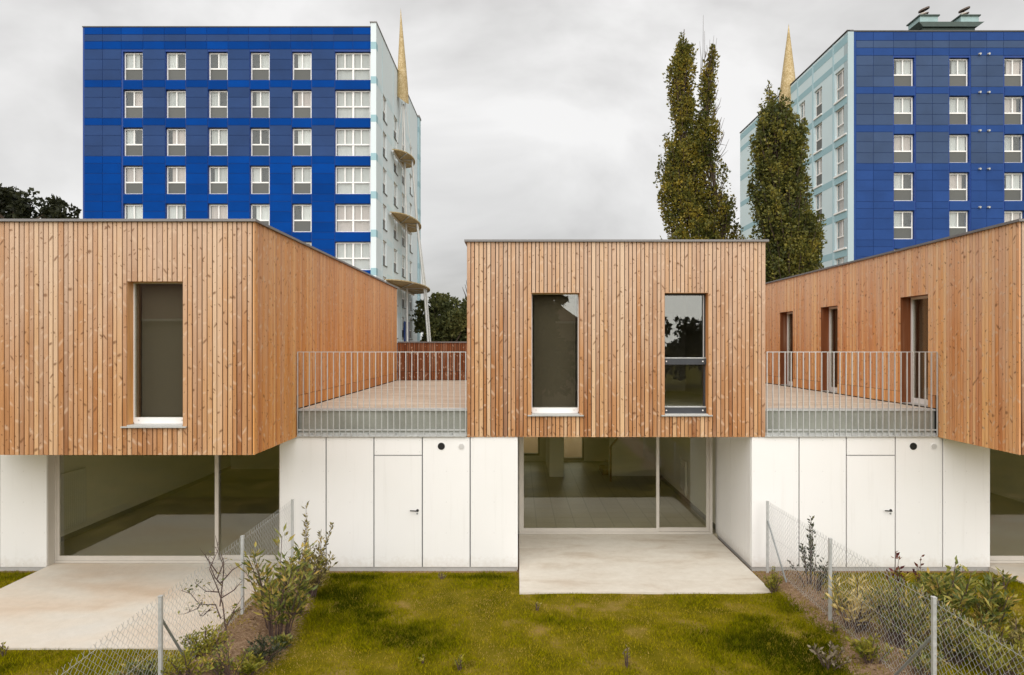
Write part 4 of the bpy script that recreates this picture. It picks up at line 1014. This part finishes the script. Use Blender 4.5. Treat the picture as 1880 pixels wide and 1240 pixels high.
def tree(name, label, cat, base, lobes, n_clump, per, leaf, mat, group=None, seed=1, limbs=True, zs=1.2, sub=8, clump_r=0.42, trunk_r=0.28, bare=()):
    """lobes: (x,y,z,rx,ry,rz,weight) in metres relative to base"""
    r = np.random.default_rng(seed); root = empty(name, base, label, cat, group)
    top = max(l[2] + l[5] * 0.7 for l in lobes)
    tr_ = MB(); tr_.tube([(0, 0, -0.1), (0.05, 0, top * 0.35), (-0.05, 0.05, top * 0.7), (0, 0, top * 0.96)], [trunk_r, trunk_r * 0.8, trunk_r * 0.4, 0.03], 8)
    for l in lobes:
        for k in range(3 if limbs else 1):
            z0 = max(0.6, l[2] - l[5] * 0.9 - 0.5); tgt = (l[0] + l[3] * r.uniform(-.5, .5), l[1] + l[4] * r.uniform(-.5, .5), l[2] + l[5] * r.uniform(0, .7))
            tr_.tube([(0, 0, min(z0, top * 0.8)), ((tgt[0]) * 0.6, tgt[1] * 0.6, (z0 + tgt[2]) / 2), tgt], [0.09, 0.06, 0.015], 5)
    for (p, q) in bare:
        tr_.tube([p, ((p[0] + q[0]) / 2 + 0.06, (p[1] + q[1]) / 2, (p[2] + q[2]) / 2), q], [0.022, 0.014, 0.006], 4)
    tr_.build('trunk', M['soil_bark'], root)
    wts = np.array([l[6] * l[3] * l[5] for l in lobes], float); wts /= wts.sum()
    nsub = max(8, n_clump // sub); pick = r.choice(len(lobes), nsub, p=wts); L = np.array(lobes)[pick]
    dv = r.normal(size=(nsub, 3)); dv /= np.linalg.norm(dv, axis=1, keepdims=True)
    sc = L[:, :3] + dv * r.uniform(0.30, 0.80, (nsub, 1)) * L[:, 3:6]
    sr_ = clump_r * r.uniform(0.7, 1.7, nsub)
    ps = r.choice(nsub, n_clump, p=sr_ ** 2 / (sr_ ** 2).sum())
    dv = r.normal(size=(n_clump, 3)); dv /= np.linalg.norm(dv, axis=1, keepdims=True)
    cc = sc[ps] + dv * sr_[ps][:, None] * r.uniform(0.5, 1.05, (n_clump, 1)) * np.array([0.85, 0.85, zs])
    cr = clump_r * 0.42 * r.uniform(0.6, 1.35, n_clump)
    lc = np.repeat(cc, per, 0); lr = np.repeat(cr, per)[:, None]
    o = r.normal(size=(n_clump * per, 3)); o /= np.linalg.norm(o, axis=1, keepdims=True)
    pts = lc + o * lr * r.uniform(0.2, 1, (n_clump * per, 1)) ** 0.5
    dirs = o + r.normal(size=o.shape) * 0.5 + np.array([0, 0, 0.1])
    leaf_cloud('crown', pts, dirs, leaf, leaf * 0.8, mat, root, jl=0.55, seed=seed)
    return root

def px_lobes(d, base_px, base, lst, depth=0.8):
    """crown lobes written down as (px, py, half width px, half height px[, weight]) and set at the tree's own distance"""
    s = d / F; out = []
    for l in lst:
        cx, cy, hw, hh = l[:4]; w = l[4] if len(l) > 4 else 1.0
        rx = hw * s; out.append(((cx - VPX) * s - base[0], random.uniform(-.3, .3) * rx, CAMZ + (VPY - cy) * s - base[2], rx, max(rx * depth, 0.35), hh * s, w))
    return out
d1 = 32.5; b1 = ((1285 - VPX) * d1 / F, d1 - CAMD, 0)
def zoomP(x, y): return 1180 + x / 2.694, 40 + y / 2.694
def lob(lst): return [(*zoomP(x, y), hx / 2.694, hy / 2.694, *w) for x, y, hx, hy, *w in lst]
s1 = d1 / F
def bare_twigs(lst, d, base):
    s = d / F; out = []
    for (xa, ya), (xb, yb) in lst:
        pa, pb = zoomP(xa, ya), zoomP(xb, yb)
        out.append((((pa[0] - VPX) * s - base[0], random.uniform(-.3, .3), CAMZ + (VPY - pa[1]) * s), ((pb[0] - VPX) * s - base[0], random.uniform(-.3, .3), CAMZ + (VPY - pb[1]) * s)))
    return out
tw = [((295, 320), (292, -20)), ((300, 300), (310, 40)), ((310, 330), (345, 80)), ((320, 350), (360, 90)), ((315, 330), (325, 100)), ((340, 460), (385, 420)), ((345, 560), (392, 470)), ((350, 600), (420, 610)), ((355, 660), (400, 560)), ((330, 400), (372, 300)), ((290, 260), (286, 90)), ((360, 690), (418, 640)), ((335, 300), (352, 200))]
for k in range(60):
    a = random.random(); x = 300 + 70 * a + random.uniform(-15, 15); y = 200 + 460 * a + random.uniform(-40, 40)
    tw.append(((x, y), (x + random.uniform(5, 40), y - random.uniform(30, 90))))
d2 = 29.5; b2 = ((1445 - VPX) * d2 / F, d2 - CAMD, 0)
def poplar(label, base, d, envs, n_br, per, leaf, mat, seed, bare=()):
    """upswept poplar: limbs climb from the trunk to tips inside the crown's outline, leaves sprayed along them"""
    r = np.random.default_rng(seed); root = empty('poplar_tree', base, label, 'tree', 'poplars'); sc = d / F
    wood = MB(); P, D = [], []
    tot = []
    for env in envs: tot.append(sum((b[0] - a[0]) * (a[2] - a[1] + b[2] - b[1]) / 2 for a, b in zip(env[:-1], env[1:])))
    for env, ar in zip(envs, tot):
        e = np.array(env, float); px_y = 40 + e[:, 0] / 2.694
        Z = CAMZ + (VPY - px_y) * sc; XL = (1180 + e[:, 1] / 2.694 - VPX) * sc - base[0]; XR = (1180 + e[:, 2] / 2.694 - VPX) * sc - base[0]
        o = np.argsort(Z); Z, XL, XR = Z[o], XL[o], XR[o]; Z2 = np.concatenate([[0.3], Z])
        mid = (XL + XR) / 2; axis = lambda z: float(np.interp(z, np.concatenate([[0.0, Z[0]], Z]), np.concatenate([[0.0, mid[0] * 0.7], mid])))
        zz = np.linspace(0, Z[-1] - 0.1, 14)
        wood.tube([(axis(z), 0, z) for z in zz], [0.24 * (1 - 0.93 * i / 13) for i in range(14)], 7)
        wts = np.maximum(XR - XL, 0.12); grid = np.linspace(Z[0], Z[-1], 400); w = np.interp(grid, Z, wts) + 0.15; w /= w.sum()
        nb = int(n_br * ar / sum(tot)); nc = max(6, nb // 6)
        seeds = [(float(r.choice(grid, p=w)), r.uniform(0, 2 * math.pi), math.sqrt(r.uniform(0.25, 1.0))) for _ in range(nc)]
        for k in range(nb):
            sd = seeds[r.integers(nc)]; free = r.random() < 0.25
            zt = float(r.choice(grid, p=w)) if free else sd[0] + r.normal() * 0.28; zt = min(max(zt, Z[0]), Z[-1])
            hl, hr = float(np.interp(zt, Z, XL)), float(np.interp(zt, Z, XR)); hw = max((hr - hl) / 2, 0.06); cx = (hl + hr) / 2
            an = r.uniform(0, 2 * math.pi) if free else sd[1] + r.normal() * 0.38; q = math.sqrt(r.uniform(0.12, 1.0)) * r.uniform(0.8, 1.04) if free else min(1.08, max(0.1, sd[2] * r.uniform(0.75, 1.12)))
            tip = Vector((cx + hw * 1.06 * q * math.cos(an), hw * 0.9 * q * math.sin(an), zt))
            ln = r.uniform(1.0, 2.6); z0 = max(0.4, zt - ln); st = Vector((axis(z0), 0, z0)).lerp(Vector((tip.x, tip.y, z0)), 0.25)
            ctl = Vector((tip.x * 0.85 + st.x * 0.15, tip.y * 0.85, z0 + (zt - z0) * 0.45))
            pts = [st * (1 - t) ** 2 + ctl * 2 * t * (1 - t) + tip * t * t for t in (0, 0.25, 0.5, 0.75, 1)]
            wood.tube(pts, [0.035, 0.026, 0.018, 0.011, 0.004], 4)
            m = int(per * r.uniform(0.5, 1.4) * (0.55 + 0.45 * min(1.0, hw / 1.2)))
            rad = r.uniform(0.16, 0.44)
            t = r.uniform(0.25, 1.0, m) ** 0.8
            C3 = np.array(st)[None] * ((1 - t) ** 2)[:, None] + np.array(ctl)[None] * (2 * t * (1 - t))[:, None] + np.array(tip)[None] * (t * t)[:, None]
            off = r.normal(size=(m, 3)); off /= np.linalg.norm(off, axis=1, keepdims=True)
            taper = np.minimum(1.0, (1.03 - t) * 3.0)[:, None]
            P.append(C3 + off * rad * taper * r.uniform(0.2, 1.0, (m, 1)) ** 0.5 * np.array([1, 1, 1.3])); D.append(off + np.array([0, 0, 0.6]) + r.normal(size=(m, 3)) * 0.4)
    for (p, q) in bare: wood.tube([p, ((p[0] + q[0]) / 2 + 0.05, (p[1] + q[1]) / 2, (p[2] + q[2]) / 2), q], [0.020, 0.013, 0.005], 4)
    wood.build('trunk', M['soil_bark'], root)
    leaf_cloud('crown', np.concatenate(P), np.concatenate(D), leaf, leaf * 0.8, mat, root, jl=0.5, seed=seed)
    return root
E1 = [(28, 203, 208), (60, 186, 222), (100, 166, 238), (150, 143, 250), (200, 133, 262), (250, 121, 268), (300, 129, 258), (350, 140, 258), (400, 132, 262), (450, 138, 250), (475, 145, 240), (510, 113, 270), (560, 106, 290), (620, 102, 300), (680, 95, 305), (715, 85, 315), (738, 60, 330), (765, 85, 335), (830, 92, 335), (880, 110, 330), (930, 98, 345), (980, 115, 370), (1040, 128, 395), (1066, 90, 410), (1160, 100, 430)]
E1b = [(115, 344, 350), (160, 334, 360), (220, 304, 354), (300, 280, 345), (380, 262, 350), (450, 255, 368), (520, 260, 372), (600, 255, 382), (680, 260, 400), (715, 262, 425), (745, 262, 420), (790, 265, 395), (835, 270, 420), (870, 280, 458), (900, 280, 460), (950, 290, 400), (968, 300, 520), (1010, 300, 525), (1060, 300, 515), (1150, 290, 480)]
E2 = [(300, 618, 624), (325, 606, 636), (335, 596, 685), (370, 588, 700), (385, 552, 705), (410, 550, 720), (440, 566, 745), (478, 570, 800), (500, 562, 826), (560, 548, 822), (620, 528, 815), (650, 530, 800), (700, 552, 806), (740, 555, 826), (800, 532, 838), (840, 522, 848), (900, 540, 845), (960, 548, 862), (1020, 555, 868), (1100, 575, 885), (1200, 585, 905), (1320, 570, 900)]
poplar('tallest poplar with bare twigs on its right, behind the middle house', b1, d1, [E1, E1b], 470, 105, 0.125, M['leaf_poplar'], 3, bare_twigs(tw, d1, b1))
poplar('shorter dense poplar in front of the pale tower side wall', b2, d2, [E2], 520, 105, 0.118, M['leaf_poplar_b'], 5)
d3 = 40.0; b3 = ((30 - VPX) * d3 / F, d3 - CAMD, 0)
tree('broad_tree', 'dark broadleaf tree top above the left timber roof', 'tree', b3, px_lobes(d3, None, b3, [(20, 360, 34, 26), (-20, 370, 50, 40), (60, 383, 44, 24), (100, 392, 32, 14), (40, 420, 90, 40), (-60, 400, 60, 60), (10, 480, 110, 60), (10, 560, 90, 50)]), 600, 26, 0.26, M['leaf_dark'], 'background trees', 8, clump_r=0.5)
d4 = 62.0; b4 = ((812 - VPX) * d4 / F, d4 - CAMD, 0)
tree('broad_tree', 'round green tree seen past the terrace beside the tower', 'tree', b4, px_lobes(d4, None, b4, [(812, 568, 40, 36), (790, 590, 30, 40), (835, 580, 34, 40), (805, 620, 45, 40), (850, 610, 40, 50), (815, 640, 55, 40)]), 700, 26, 0.30, M['leaf_mid'], 'background trees', 9, clump_r=0.55)
d5 = 70.0; b5 = ((866 - VPX) * d5 / F, d5 - CAMD, 0)
tree('broad_tree', 'narrow green tree tip against the middle house edge', 'tree', b5, px_lobes(d5, None, b5, [(852, 530, 9, 26), (862, 560, 20, 40), (880, 590, 40, 50), (890, 630, 50, 40)]), 350, 26, 0.32, M['leaf_mid'], 'background trees', 10, clump_r=0.5)

# things across the street, met only in the window reflections
REFL = ['leafy tree reflected in the left upper window of the middle house', 'low tree at the centre of the reflection in the dark railed window', 'higher tree at the right of the reflection in the dark railed window', 'far right tree of the reflected hedge row', 'lowest tree at the left of the reflection in the dark railed window', 'wide tree at the right end of the reflected hedge row', 'tree reflected in the window of the left timber house']
nb = empty('brown_roof_house', (-10, -36, 0), 'brown roofed house reflected in the upper windows', 'house')
MB().box(-26, 14, -5, 5, 0, 5.8).build('wall', M['brickwall'], nb)
rf = MB(); rf.v = [(-26.4, -5.4, 5.8), (14.4, -5.4, 5.8), (14.4, 5.4, 5.8), (-26.4, 5.4, 5.8), (-22, 0, 10.2), (9.0, 0, 10.2)]
rf.f = [(0, 1, 5, 4), (1, 2, 5), (2, 3, 4, 5), (3, 0, 4), (3, 2, 1, 0)]; rf.build('roof', M['rooftile'], nb)
MB().box(-26.45, 14.45, 5.41, 5.53, 5.72, 5.86).build('gutter', M['frame_beige'], nb)
for k, (x, y, h, wdt) in enumerate([(1.3, -29, 9.6, 1.9), (14, -55, 7.2, 3.4), (20, -58, 8.2, 3.6), (27, -56, 7.0, 4), (9, -60, 6.4, 3.5), (36, -60, 8, 5), (-32, -50, 9, 5)]):
    tree('broad_tree', REFL[k], 'tree', (x, y, 0), [(0, 0, h * .62, wdt, wdt, h * .38, 1), (wdt * .4, 0, h * .4, wdt * .8, wdt, h * .3, 1), (-wdt * .5, 0, h * .42, wdt * .7, wdt, h * .3, 1)], 220, 20, 0.42, M['leaf_dark'], 'reflected trees', 20 + k, limbs=False, clump_r=0.8)

# --- shrubs and garden plants ---------------------------------------------------------------------
def plant(name, label, cat, px, py, top_py, half_px, stems, leaves, L, Wd, mat, lean=0.0, bushy=1.0, seed=0, group='garden shrubs', spread=1.0, extra=None, droop=0.0, zfix=None):
    """rooted where the ray through (px,py) meets the ground"""
    r = np.random.default_rng(seed + 100)
    d = CAMZ * F / (py - VPY); x = (px - VPX) * d / F; y = d - CAMD
    for _ in range(4):
        z = float(ground_h(x, y)); d = (CAMZ - z) * F / (py - VPY); x = (px - VPX) * d / F; y = d - CAMD
    h = max(0.08, CAMZ - (top_py - VPY) * d / F - z); R = half_px * d / F
    root = empty(name, (x, y, z - 0.01), label, cat, group)
    st = MB(); P, D = [], []
    for k in range(stems):
        an = r.uniform(0, 2 * math.pi); rr = R * math.sqrt(r.uniform(0.05, 1)) * spread; hh = h * r.uniform(0.6, 1.0) * (1 - 0.25 * rr / max(R, 1e-3))
        if k == 0: hh = h * 0.98; rr = R * 0.15
        p0 = Vector((math.cos(an) * rr * 0.3 + r.uniform(-.1, .1) * R, math.sin(an) * rr * 0.3 + r.uniform(-.1, .1) * R, 0)); p2 = Vector((math.cos(an) * rr + lean * hh, math.sin(an) * rr, hh)); p1 = p0.lerp(p2, 0.5) + Vector((math.cos(an) * rr * -0.12, math.sin(an) * rr * -0.12, hh * 0.08))
        pts = []
        for q in range(6):
            t = q / 5; pts.append(p0 * (1 - t) ** 2 + p1 * 2 * t * (1 - t) + p2 * t * t)
        st.tube(pts, [0.009 * bushy * (1 - 0.7 * q / 5) + 0.0015 for q in range(6)], 5)
        m = max(3, leaves // stems)
        for q in range(m):
            t = r.uniform(0.12 if bushy > 0.9 else 0.25, 1.0) ** 0.75; c = p0 * (1 - t) ** 2 + p1 * 2 * t * (1 - t) + p2 * t * t
            ax = (p2 - p1).normalized(); a2 = r.uniform(0, 2 * math.pi)
            dv = Vector((math.cos(a2), math.sin(a2), r.uniform(0.0, 0.9) - droop)) + ax * 0.5
            off = dv.normalized() * (r.uniform(0, 0.22) * R if bushy > 0.9 else 0.01)
            P.append(tuple(c + off)); D.append(tuple(dv))
    st.build('stem', M['twig'], root)
    if P: leaf_cloud('foliage', P, D, L, Wd, mat, root, seed=seed)
    return root, (x, y, z, h, R)

plant('laurel_shrub', 'large leafy laurel shrub beside the left fence', 'shrub', 508, 1165, 978, 78, 22, 850, 0.12, 0.038, M['leaf_laurel'], seed=1)
plant('laurel_shrub', 'yellowing shrub against the first white shed panel', 'shrub', 565, 1095, 1000, 44, 16, 700, 0.085, 0.032, M['leaf_yellow'], seed=2)
plant('upright_shrub', 'tall thin leafy shoot rising in front of the white shed', 'shrub', 562, 1085, 924, 10, 3, 170, 0.075, 0.024, M['leaf_yellow'], bushy=0.6, seed=3)
plant('upright_shrub', 'leaning leafy shoot with a tuft of leaves on the white panel', 'shrub', 575, 1080, 960, 6, 1, 70, 0.07, 0.024, M['leaf_yellow'], lean=0.30, bushy=0.5, seed=4)
plant('upright_shrub', 'short leafy shoot between two taller ones by the shed', 'shrub', 590, 1078, 975, 8, 2, 80, 0.07, 0.024, M['leaf_yellow'], bushy=0.5, seed=5)
plant('low_bush', 'bright green bush growing through the left fence', 'shrub', 372, 1204, 1150, 46, 14, 520, 0.055, 0.026, M['leaf_lime'], seed=6)
plant('low_bush', 'yellow green bush at the bottom beside the strutted fence post', 'shrub', 345, 1248, 1195, 48, 14, 480, 0.05, 0.024, M['leaf_lime'], seed=7)
plant('low_bush', 'dark low bush at the foot of the bare sapling', 'shrub', 480, 1215, 1168, 44, 14, 480, 0.05, 0.024, M['leaf_holly'], seed=8)
plant('low_bush', 'straggly brownish bush below the bare sapling', 'shrub', 425, 1246, 1180, 46, 14, 380, 0.05, 0.02, M['leaf_laurel'], seed=9)
# bare sapling with a few leaves
d = CAMZ * F / (1210 - VPY); sxp = (418 - VPX) * d / F; sz = float(ground_h(sxp, d - CAMD)); sap = empty('sapling', (sxp, d - CAMD, sz), 'nearly bare forked sapling in front of the left fence', 'sapling')
s = d / F; P3 = lambda px, py: ((px - VPX) * s - sxp, random.uniform(-0.12, 0.12), CAMZ - (py - VPY) * s - sz)
tb = MB(); tb.tube([(0, 0, -0.02), P3(419, 1175), P3(415, 1150)], [0.017, 0.014, 0.012], 7)
br_ = [[(415, 1150), (408, 1110), (400, 1075), (392, 1040), (398, 1010), (393, 985)], [(415, 1150), (425, 1130), (432, 1120), (440, 1100)], [(408, 1110), (404, 1060), (410, 1040), (402, 1000)], [(400, 1075), (420, 1052), (440, 1040)], [(411, 1130), (390, 1115), (372, 1105), (350, 1090), (332, 1085)],
       [(400, 1090), (378, 1085), (355, 1072)], [(395, 1055), (380, 1030), (378, 1015)], [(405, 1080), (395, 1060), (385, 1040), (380, 1024)], [(372, 1105), (360, 1120), (345, 1122)], [(404, 1060), (415, 1030), (412, 1010)], [(390, 1115), (376, 1128), (360, 1135)], [(432, 1120), (446, 1118)], [(404, 1100), (425, 1088), (436, 1075)]]
lp, ldv = [], []
for b in br_:
    pts = [P3(*q) for q in b]; tb.tube(pts, [0.009 * (1 - 0.75 * i / (len(pts) - 1)) + 0.001 for i in range(len(pts))], 5)
    for i in range(len(pts) - 1):
        for k in range(5):
            f = random.random(); q = Vector(pts[i]).lerp(Vector(pts[i + 1]), f); e = q + Vector((random.uniform(-.09, .09), random.uniform(-.06, .06), random.uniform(-.02, .10)))
            tb.tube([q, e], [0.003, 0.0012], 4)
            if b[-1][0] < 375 or random.random() < 0.12: lp.append(tuple(e)); ldv.append((random.uniform(-1, 1), random.uniform(-1, 1), random.uniform(-.4, .6)))
tb.build('trunk', M['twig'], sap); leaf_cloud('foliage', lp, ldv, 0.055, 0.026, M['leaf_laurel'], sap, seed=4)
# right bed
plant('low_bush', 'compact lime green bush at the corner of the middle patio', 'shrub', 1418, 1088, 1042, 20, 10, 520, 0.035, 0.02, M['leaf_lime'], seed=11)
plant('holly_shrub', 'dark upright shrub with small glossy leaves behind the right fence', 'shrub', 1488, 1072, 948, 16, 7, 260, 0.06, 0.036, M['leaf_holly'], seed=12)
plant('holly_shrub', 'low dark spreading shrub at the foot of the upright glossy one', 'shrub', 1492, 1080, 1022, 50, 9, 150, 0.055, 0.03, M['leaf_holly'], seed=13)
plant('variegated_shrub', 'pale yellow variegated shrub behind the right fence', 'shrub', 1572, 1155, 1058, 46, 20, 520, 0.115, 0.026, M['leaf_pale'], seed=14)
plant('flowering_shrub', 'sprawling green shrub in the middle of the right fence bed', 'shrub', 1655, 1190, 1055, 74, 30, 1500, 0.09, 0.022, M['leaf_laurel'], seed=15)
plant('flowering_shrub', 'purple flower spikes among the sprawling green shrub', 'flowers', 1650, 1170, 1075, 50, 14, 240, 0.05, 0.03, M['leaf_purple'], seed=16, bushy=0.6)
plant('red_leaf_shrub', 'red leaved shrub in front of the right shed door', 'shrub', 1640, 1105, 1012, 26, 5, 60, 0.085, 0.04, M['leaf_red'], seed=17, bushy=0.6)
plant('red_leaf_shrub', 'small red leaved shrub right of the right shed door', 'shrub', 1688, 1105, 1020, 14, 4, 34, 0.085, 0.04, M['leaf_red'], seed=18, bushy=0.6)
plant('laurel_shrub', 'broad leaved laurel right of the red leaved shrubs', 'shrub', 1745, 1155, 1028, 56, 20, 620, 0.125, 0.04, M['leaf_laurel'], seed=19)
plant('laurel_shrub', 'laurel with upright leaf rosettes near the right edge', 'shrub', 1815, 1170, 1055, 46, 14, 420, 0.13, 0.042, M['leaf_laurel'], seed=20)
plant('laurel_shrub', 'small laurel sprout beside the far right patio', 'shrub', 1842, 1082, 1045, 20, 4, 40, 0.14, 0.04, M['leaf_laurel'], seed=21)
plant('low_bush', 'yellow green bush in the bottom right corner', 'shrub', 1830, 1244, 1155, 66, 22, 900, 0.085, 0.024, M['leaf_lime'], seed=22)
plant('low_bush', 'dark green bush behind the strutted post at right', 'shrub', 1745, 1215, 1115, 56, 22, 900, 0.075, 0.024, M['leaf_laurel'], seed=23)
plant('low_bush', 'brown low bush right of the strutted fence post', 'shrub', 1795, 1205, 1125, 56, 18, 700, 0.07, 0.022, M['leaf_laurel'], seed=24)
plant('dry_plant', 'withered grey brown plant on the lawn before the right fence', 'plant', 1520, 1228, 1180, 34, 7, 90, 0.07, 0.034, M['leaf_dry'], seed=25)
plant('weed', 'light green leafy weed at the bottom of the lawn', 'weed', 845, 1230, 1200, 11, 6, 60, 0.05, 0.022, M['leaf_lime'], seed=26, group='lawn weeds')
plant('weed', 'tiny green weed left of the leafy lawn weed', 'weed', 776, 1217, 1200, 7, 4, 30, 0.04, 0.02, M['leaf_lime'], seed=27, group='lawn weeds')
plant('weed', 'dry grey weed right of centre at the bottom of the lawn', 'weed', 1152, 1225, 1185, 8, 5, 34, 0.045, 0.016, M['leaf_dry'], seed=28, group='lawn weeds')
plant('weed', 'small pale weed below the middle patio', 'weed', 985, 1122, 1106, 9, 5, 36, 0.04, 0.018, M['leaf_yellow'], seed=29, group='lawn weeds')
plant('weed', 'pale weed at the plinth below the vented shed panel', 'weed', 812, 1064, 1050, 10, 5, 40, 0.045, 0.018, M['leaf_yellow'], seed=30, group='lawn weeds')
plant('weed', 'small green plant at the left fence end of the big patio', 'weed', 6, 1205, 1180, 8, 5, 40, 0.05, 0.022, M['leaf_lime'], seed=31, group='lawn weeds')
plant('weed', 'green tuft at the second post of the right fence', 'weed', 1530, 1162, 1138, 8, 5, 50, 0.045, 0.02, M['leaf_lime'], seed=32, group='lawn weeds')

UNDER = [(1600, 1218, 1170, 34, 'leaf_lime', 'light green plant at the fence foot left of the strutted post'), (1690, 1238, 1180, 40, 'leaf_laurel', 'low leafy plant behind the brace of the strutted right post'), (1868, 1215, 1130, 34, 'leaf_yellow', 'yellowish shrub cut by the right frame edge'), (1545, 1120, 1085, 24, 'leaf_lime', 'small green bush left of the yellow variegated shrub'),
         (1770, 1110, 1040, 26, 'leaf_lime', 'slim light green shrub between two laurels at right'), (1700, 1120, 1060, 30, 'leaf_laurel', 'leafy shrub under the small red leaved one'), (545, 1128, 1090, 22, 'leaf_lime', 'small green bush on the soil right of the large laurel'), (455, 1240, 1205, 26, 'leaf_lime', 'light green ground plant in front of the dark low bush'), (520, 1190, 1168, 20, 'leaf_laurel', 'low ground plant on the lawn side of the large laurel'), (250, 1248, 1215, 40, 'leaf_laurel', 'low plants behind the left fence at the bottom edge')]
for i, (px, py, tp, hw, m, lab) in enumerate(UNDER):
    plant('ground_plant', lab, 'plant', px, py, tp, hw, 12, 380, 0.07, 0.026, M[m], seed=50 + i)

# ------------------------------------------------------------------ chain link fences
def fence(fx, post_y, tops, braces, y_end, label):
    root = empty('chain_link_fence', (fx, post_y[0], 0), label, 'fence', 'chain link garden fences')
    y0 = post_y[0]
    for k, (py_, zt) in enumerate(zip(post_y, tops)):
        zb = float(ground_h(fx, py_))
        p = MB().box(-0.020, 0.020, py_ - y0 - 0.020, py_ - y0 + 0.020, zb - 0.3, zt).box(-0.024, 0.024, py_ - y0 - 0.024, py_ - y0 + 0.024, zt + 0.0005, zt + 0.012).build('post', M['galv'], root)
    for (ya, za, yb) in braces:
        zb = float(ground_h(fx, yb)) - 0.05
        MB().tube([(0.0, ya - y0, za), (0.0, yb - y0, zb)], 0.016, 6).build('brace', M['galv_dark'], root)
    # woven wires: each one zigzags upward and hooks round its neighbours
    a = post_y[0]; length = a - y_end; cell = 0.046; n = int(length / cell)
    V, Fq = [], []; rows = 26; rw = 0.0022
    def top_at(y): return float(np.interp(-y, [-v for v in post_y] + [-y_end], list(tops) + [tops[-1] - 0.02])) - 0.03
    for i in range(n):
        yc = a - (i + 0.5) * cell; zt = top_at(yc); zb = float(ground_h(fx, yc)) + 0.03
        st = (zt - zb) / rows; sag = 0.012 * math.sin(i * 0.7)
        pts = [(0.003 * (1 if i % 2 else -1) + sag * 0.2, yc - y0 + (cell * 0.5 if ((j + i) % 2) else -cell * 0.5), zb + j * st) for j in range(rows + 1)]
        pts.append((0.0, yc - y0 + random.uniform(-.01, .01), zt + 0.045))
        b = len(V)
        for (x, y, z) in pts:
            V += [(x + rw, y, z), (x - rw * 0.5, y + rw * 0.87, z), (x - rw * 0.5, y - rw * 0.87, z)]
        for j in range(len(pts) - 1):
            q = b + j * 3
            for k in range(3): Fq.append((q + k, q + (k + 1) % 3, q + 3 + (k + 1) % 3, q + 3 + k))
    link('wire_mesh', np_mesh('wire_mesh', np.array(V), np.array(Fq), M['galv']), root)
    lw = MB()
    for f in (0.98, 0.52, 0.06):
        pts = [(0.006, y - y0, float(ground_h(fx, y)) * (1 - f) + top_at(y) * f) for y in np.linspace(a, y_end, 14)]; lw.tube(pts, 0.0022, 4)
    lw.build('line_wire', M['galv'], root)
fence(FENCE_L, [-0.18, -2.42, -4.73, -7.2], [1.40, 1.37, 1.33, 1.30], [(-4.70, 1.05, -4.0)], -7.2, 'chain link fence along the left shrubs, shed to the lower left corner')
fence(FENCE_R, [-0.14, -2.62, -5.08, -7.5], [1.36, 1.39, 1.45, 1.45], [(-0.16, 1.0, -1.06), (-5.05, 1.0, -4.25)], -7.5, 'chain link fence along the right plant bed')

# ------------------------------------------------------------------ grass (nobody could count it)
def grass():
    r = np.random.default_rng(42); n = 330000
    x = r.uniform(-10.5, 10.5, n); y = r.uniform(-5.2, 0.03, n)
    def inside(x0, x1, y0, y1): return (x > x0) & (x < x1) & (y > y0) & (y < y1)
    keep = ~(inside(0.01, 4.37, -1.32, 3) | inside(-8.95, -4.33, -3.36, 3) | inside(8.93, 13.6, -3.36, 3))
    sl_ = soil_f(x, y); lu = deep_f(x, y); bare = vnoise(x, y, 3.1, 1) * 0.6 + vnoise(x, y, 9.0, 0) * 0.4
    keep &= r.random(n) > np.clip(sl_ * 1.5 - 0.45, 0, 0.97) * np.where(vnoise(x, y, 4.5, 3) > 0.62, 0.55, 1.0)
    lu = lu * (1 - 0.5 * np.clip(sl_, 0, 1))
    keep &= r.random(n) < np.clip(0.30 + 1.0 * lu + (bare - 0.45) * 0.8, 0.12, 1.0)
    x, y, lu = x[keep], y[keep], lu[keep]; n = len(x)
    z = ground_h(x, y) - 0.004
    h = (0.018 + 0.042 * lu) * r.uniform(0.6, 1.4, n); a = r.uniform(0, 2 * np.pi, n); w = 0.0042 + 0.003 * lu
    lean = h * r.uniform(0.2, 1.0, n); la = r.uniform(0, 2 * np.pi, n)
    v0 = np.stack([x - np.cos(a) * w, y - np.sin(a) * w, z], 1); v1 = np.stack([x + np.cos(a) * w, y + np.sin(a) * w, z], 1)
    v2 = np.stack([x + np.cos(la) * lean, y + np.sin(la) * lean, z + h], 1)
    V = np.stack([v0, v1, v2], 1).reshape(-1, 3)
    m = np_mesh('grass', V, np.arange(3 * n).reshape(-1, 3), M['grass'], {'deep': np.repeat(lu, 3)})
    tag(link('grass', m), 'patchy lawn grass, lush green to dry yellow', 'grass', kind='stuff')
grass()

def litter():
    r = np.random.default_rng(77); n = 9000
    x = r.uniform(-4.6, 6.2, n); y = r.uniform(-5.0, -0.05, n); k = (soil_f(x, y) > r.uniform(0.35, 1.0, n)) & ((x < -2.9) | (x > 4.4)) & (x > -4.34)
    x, y = x[k], y[k]; n = len(x); z = ground_h(x, y) + 0.006
    a = r.uniform(0, 2 * np.pi, n); d = np.stack([np.cos(a), np.sin(a), r.uniform(-0.1, 0.5, n)], 1)
    o = leaf_cloud('leaf_litter', np.stack([x, y, z], 1), d, 0.045, 0.016, M['leaf_litter'], None, jl=0.6, seed=5)
    tag(o, 'dry leaf litter and chips on the bare soil strips', 'leaf litter', kind='stuff')
M['leaf_litter'] = mat_leaf('leaf_litter', [(0.2, (0.10, 0.06, 0.03)), (0.5, (0.27, 0.18, 0.10)), (0.8, (0.48, 0.37, 0.23))], 9, 0.9, 0.9)
litter()
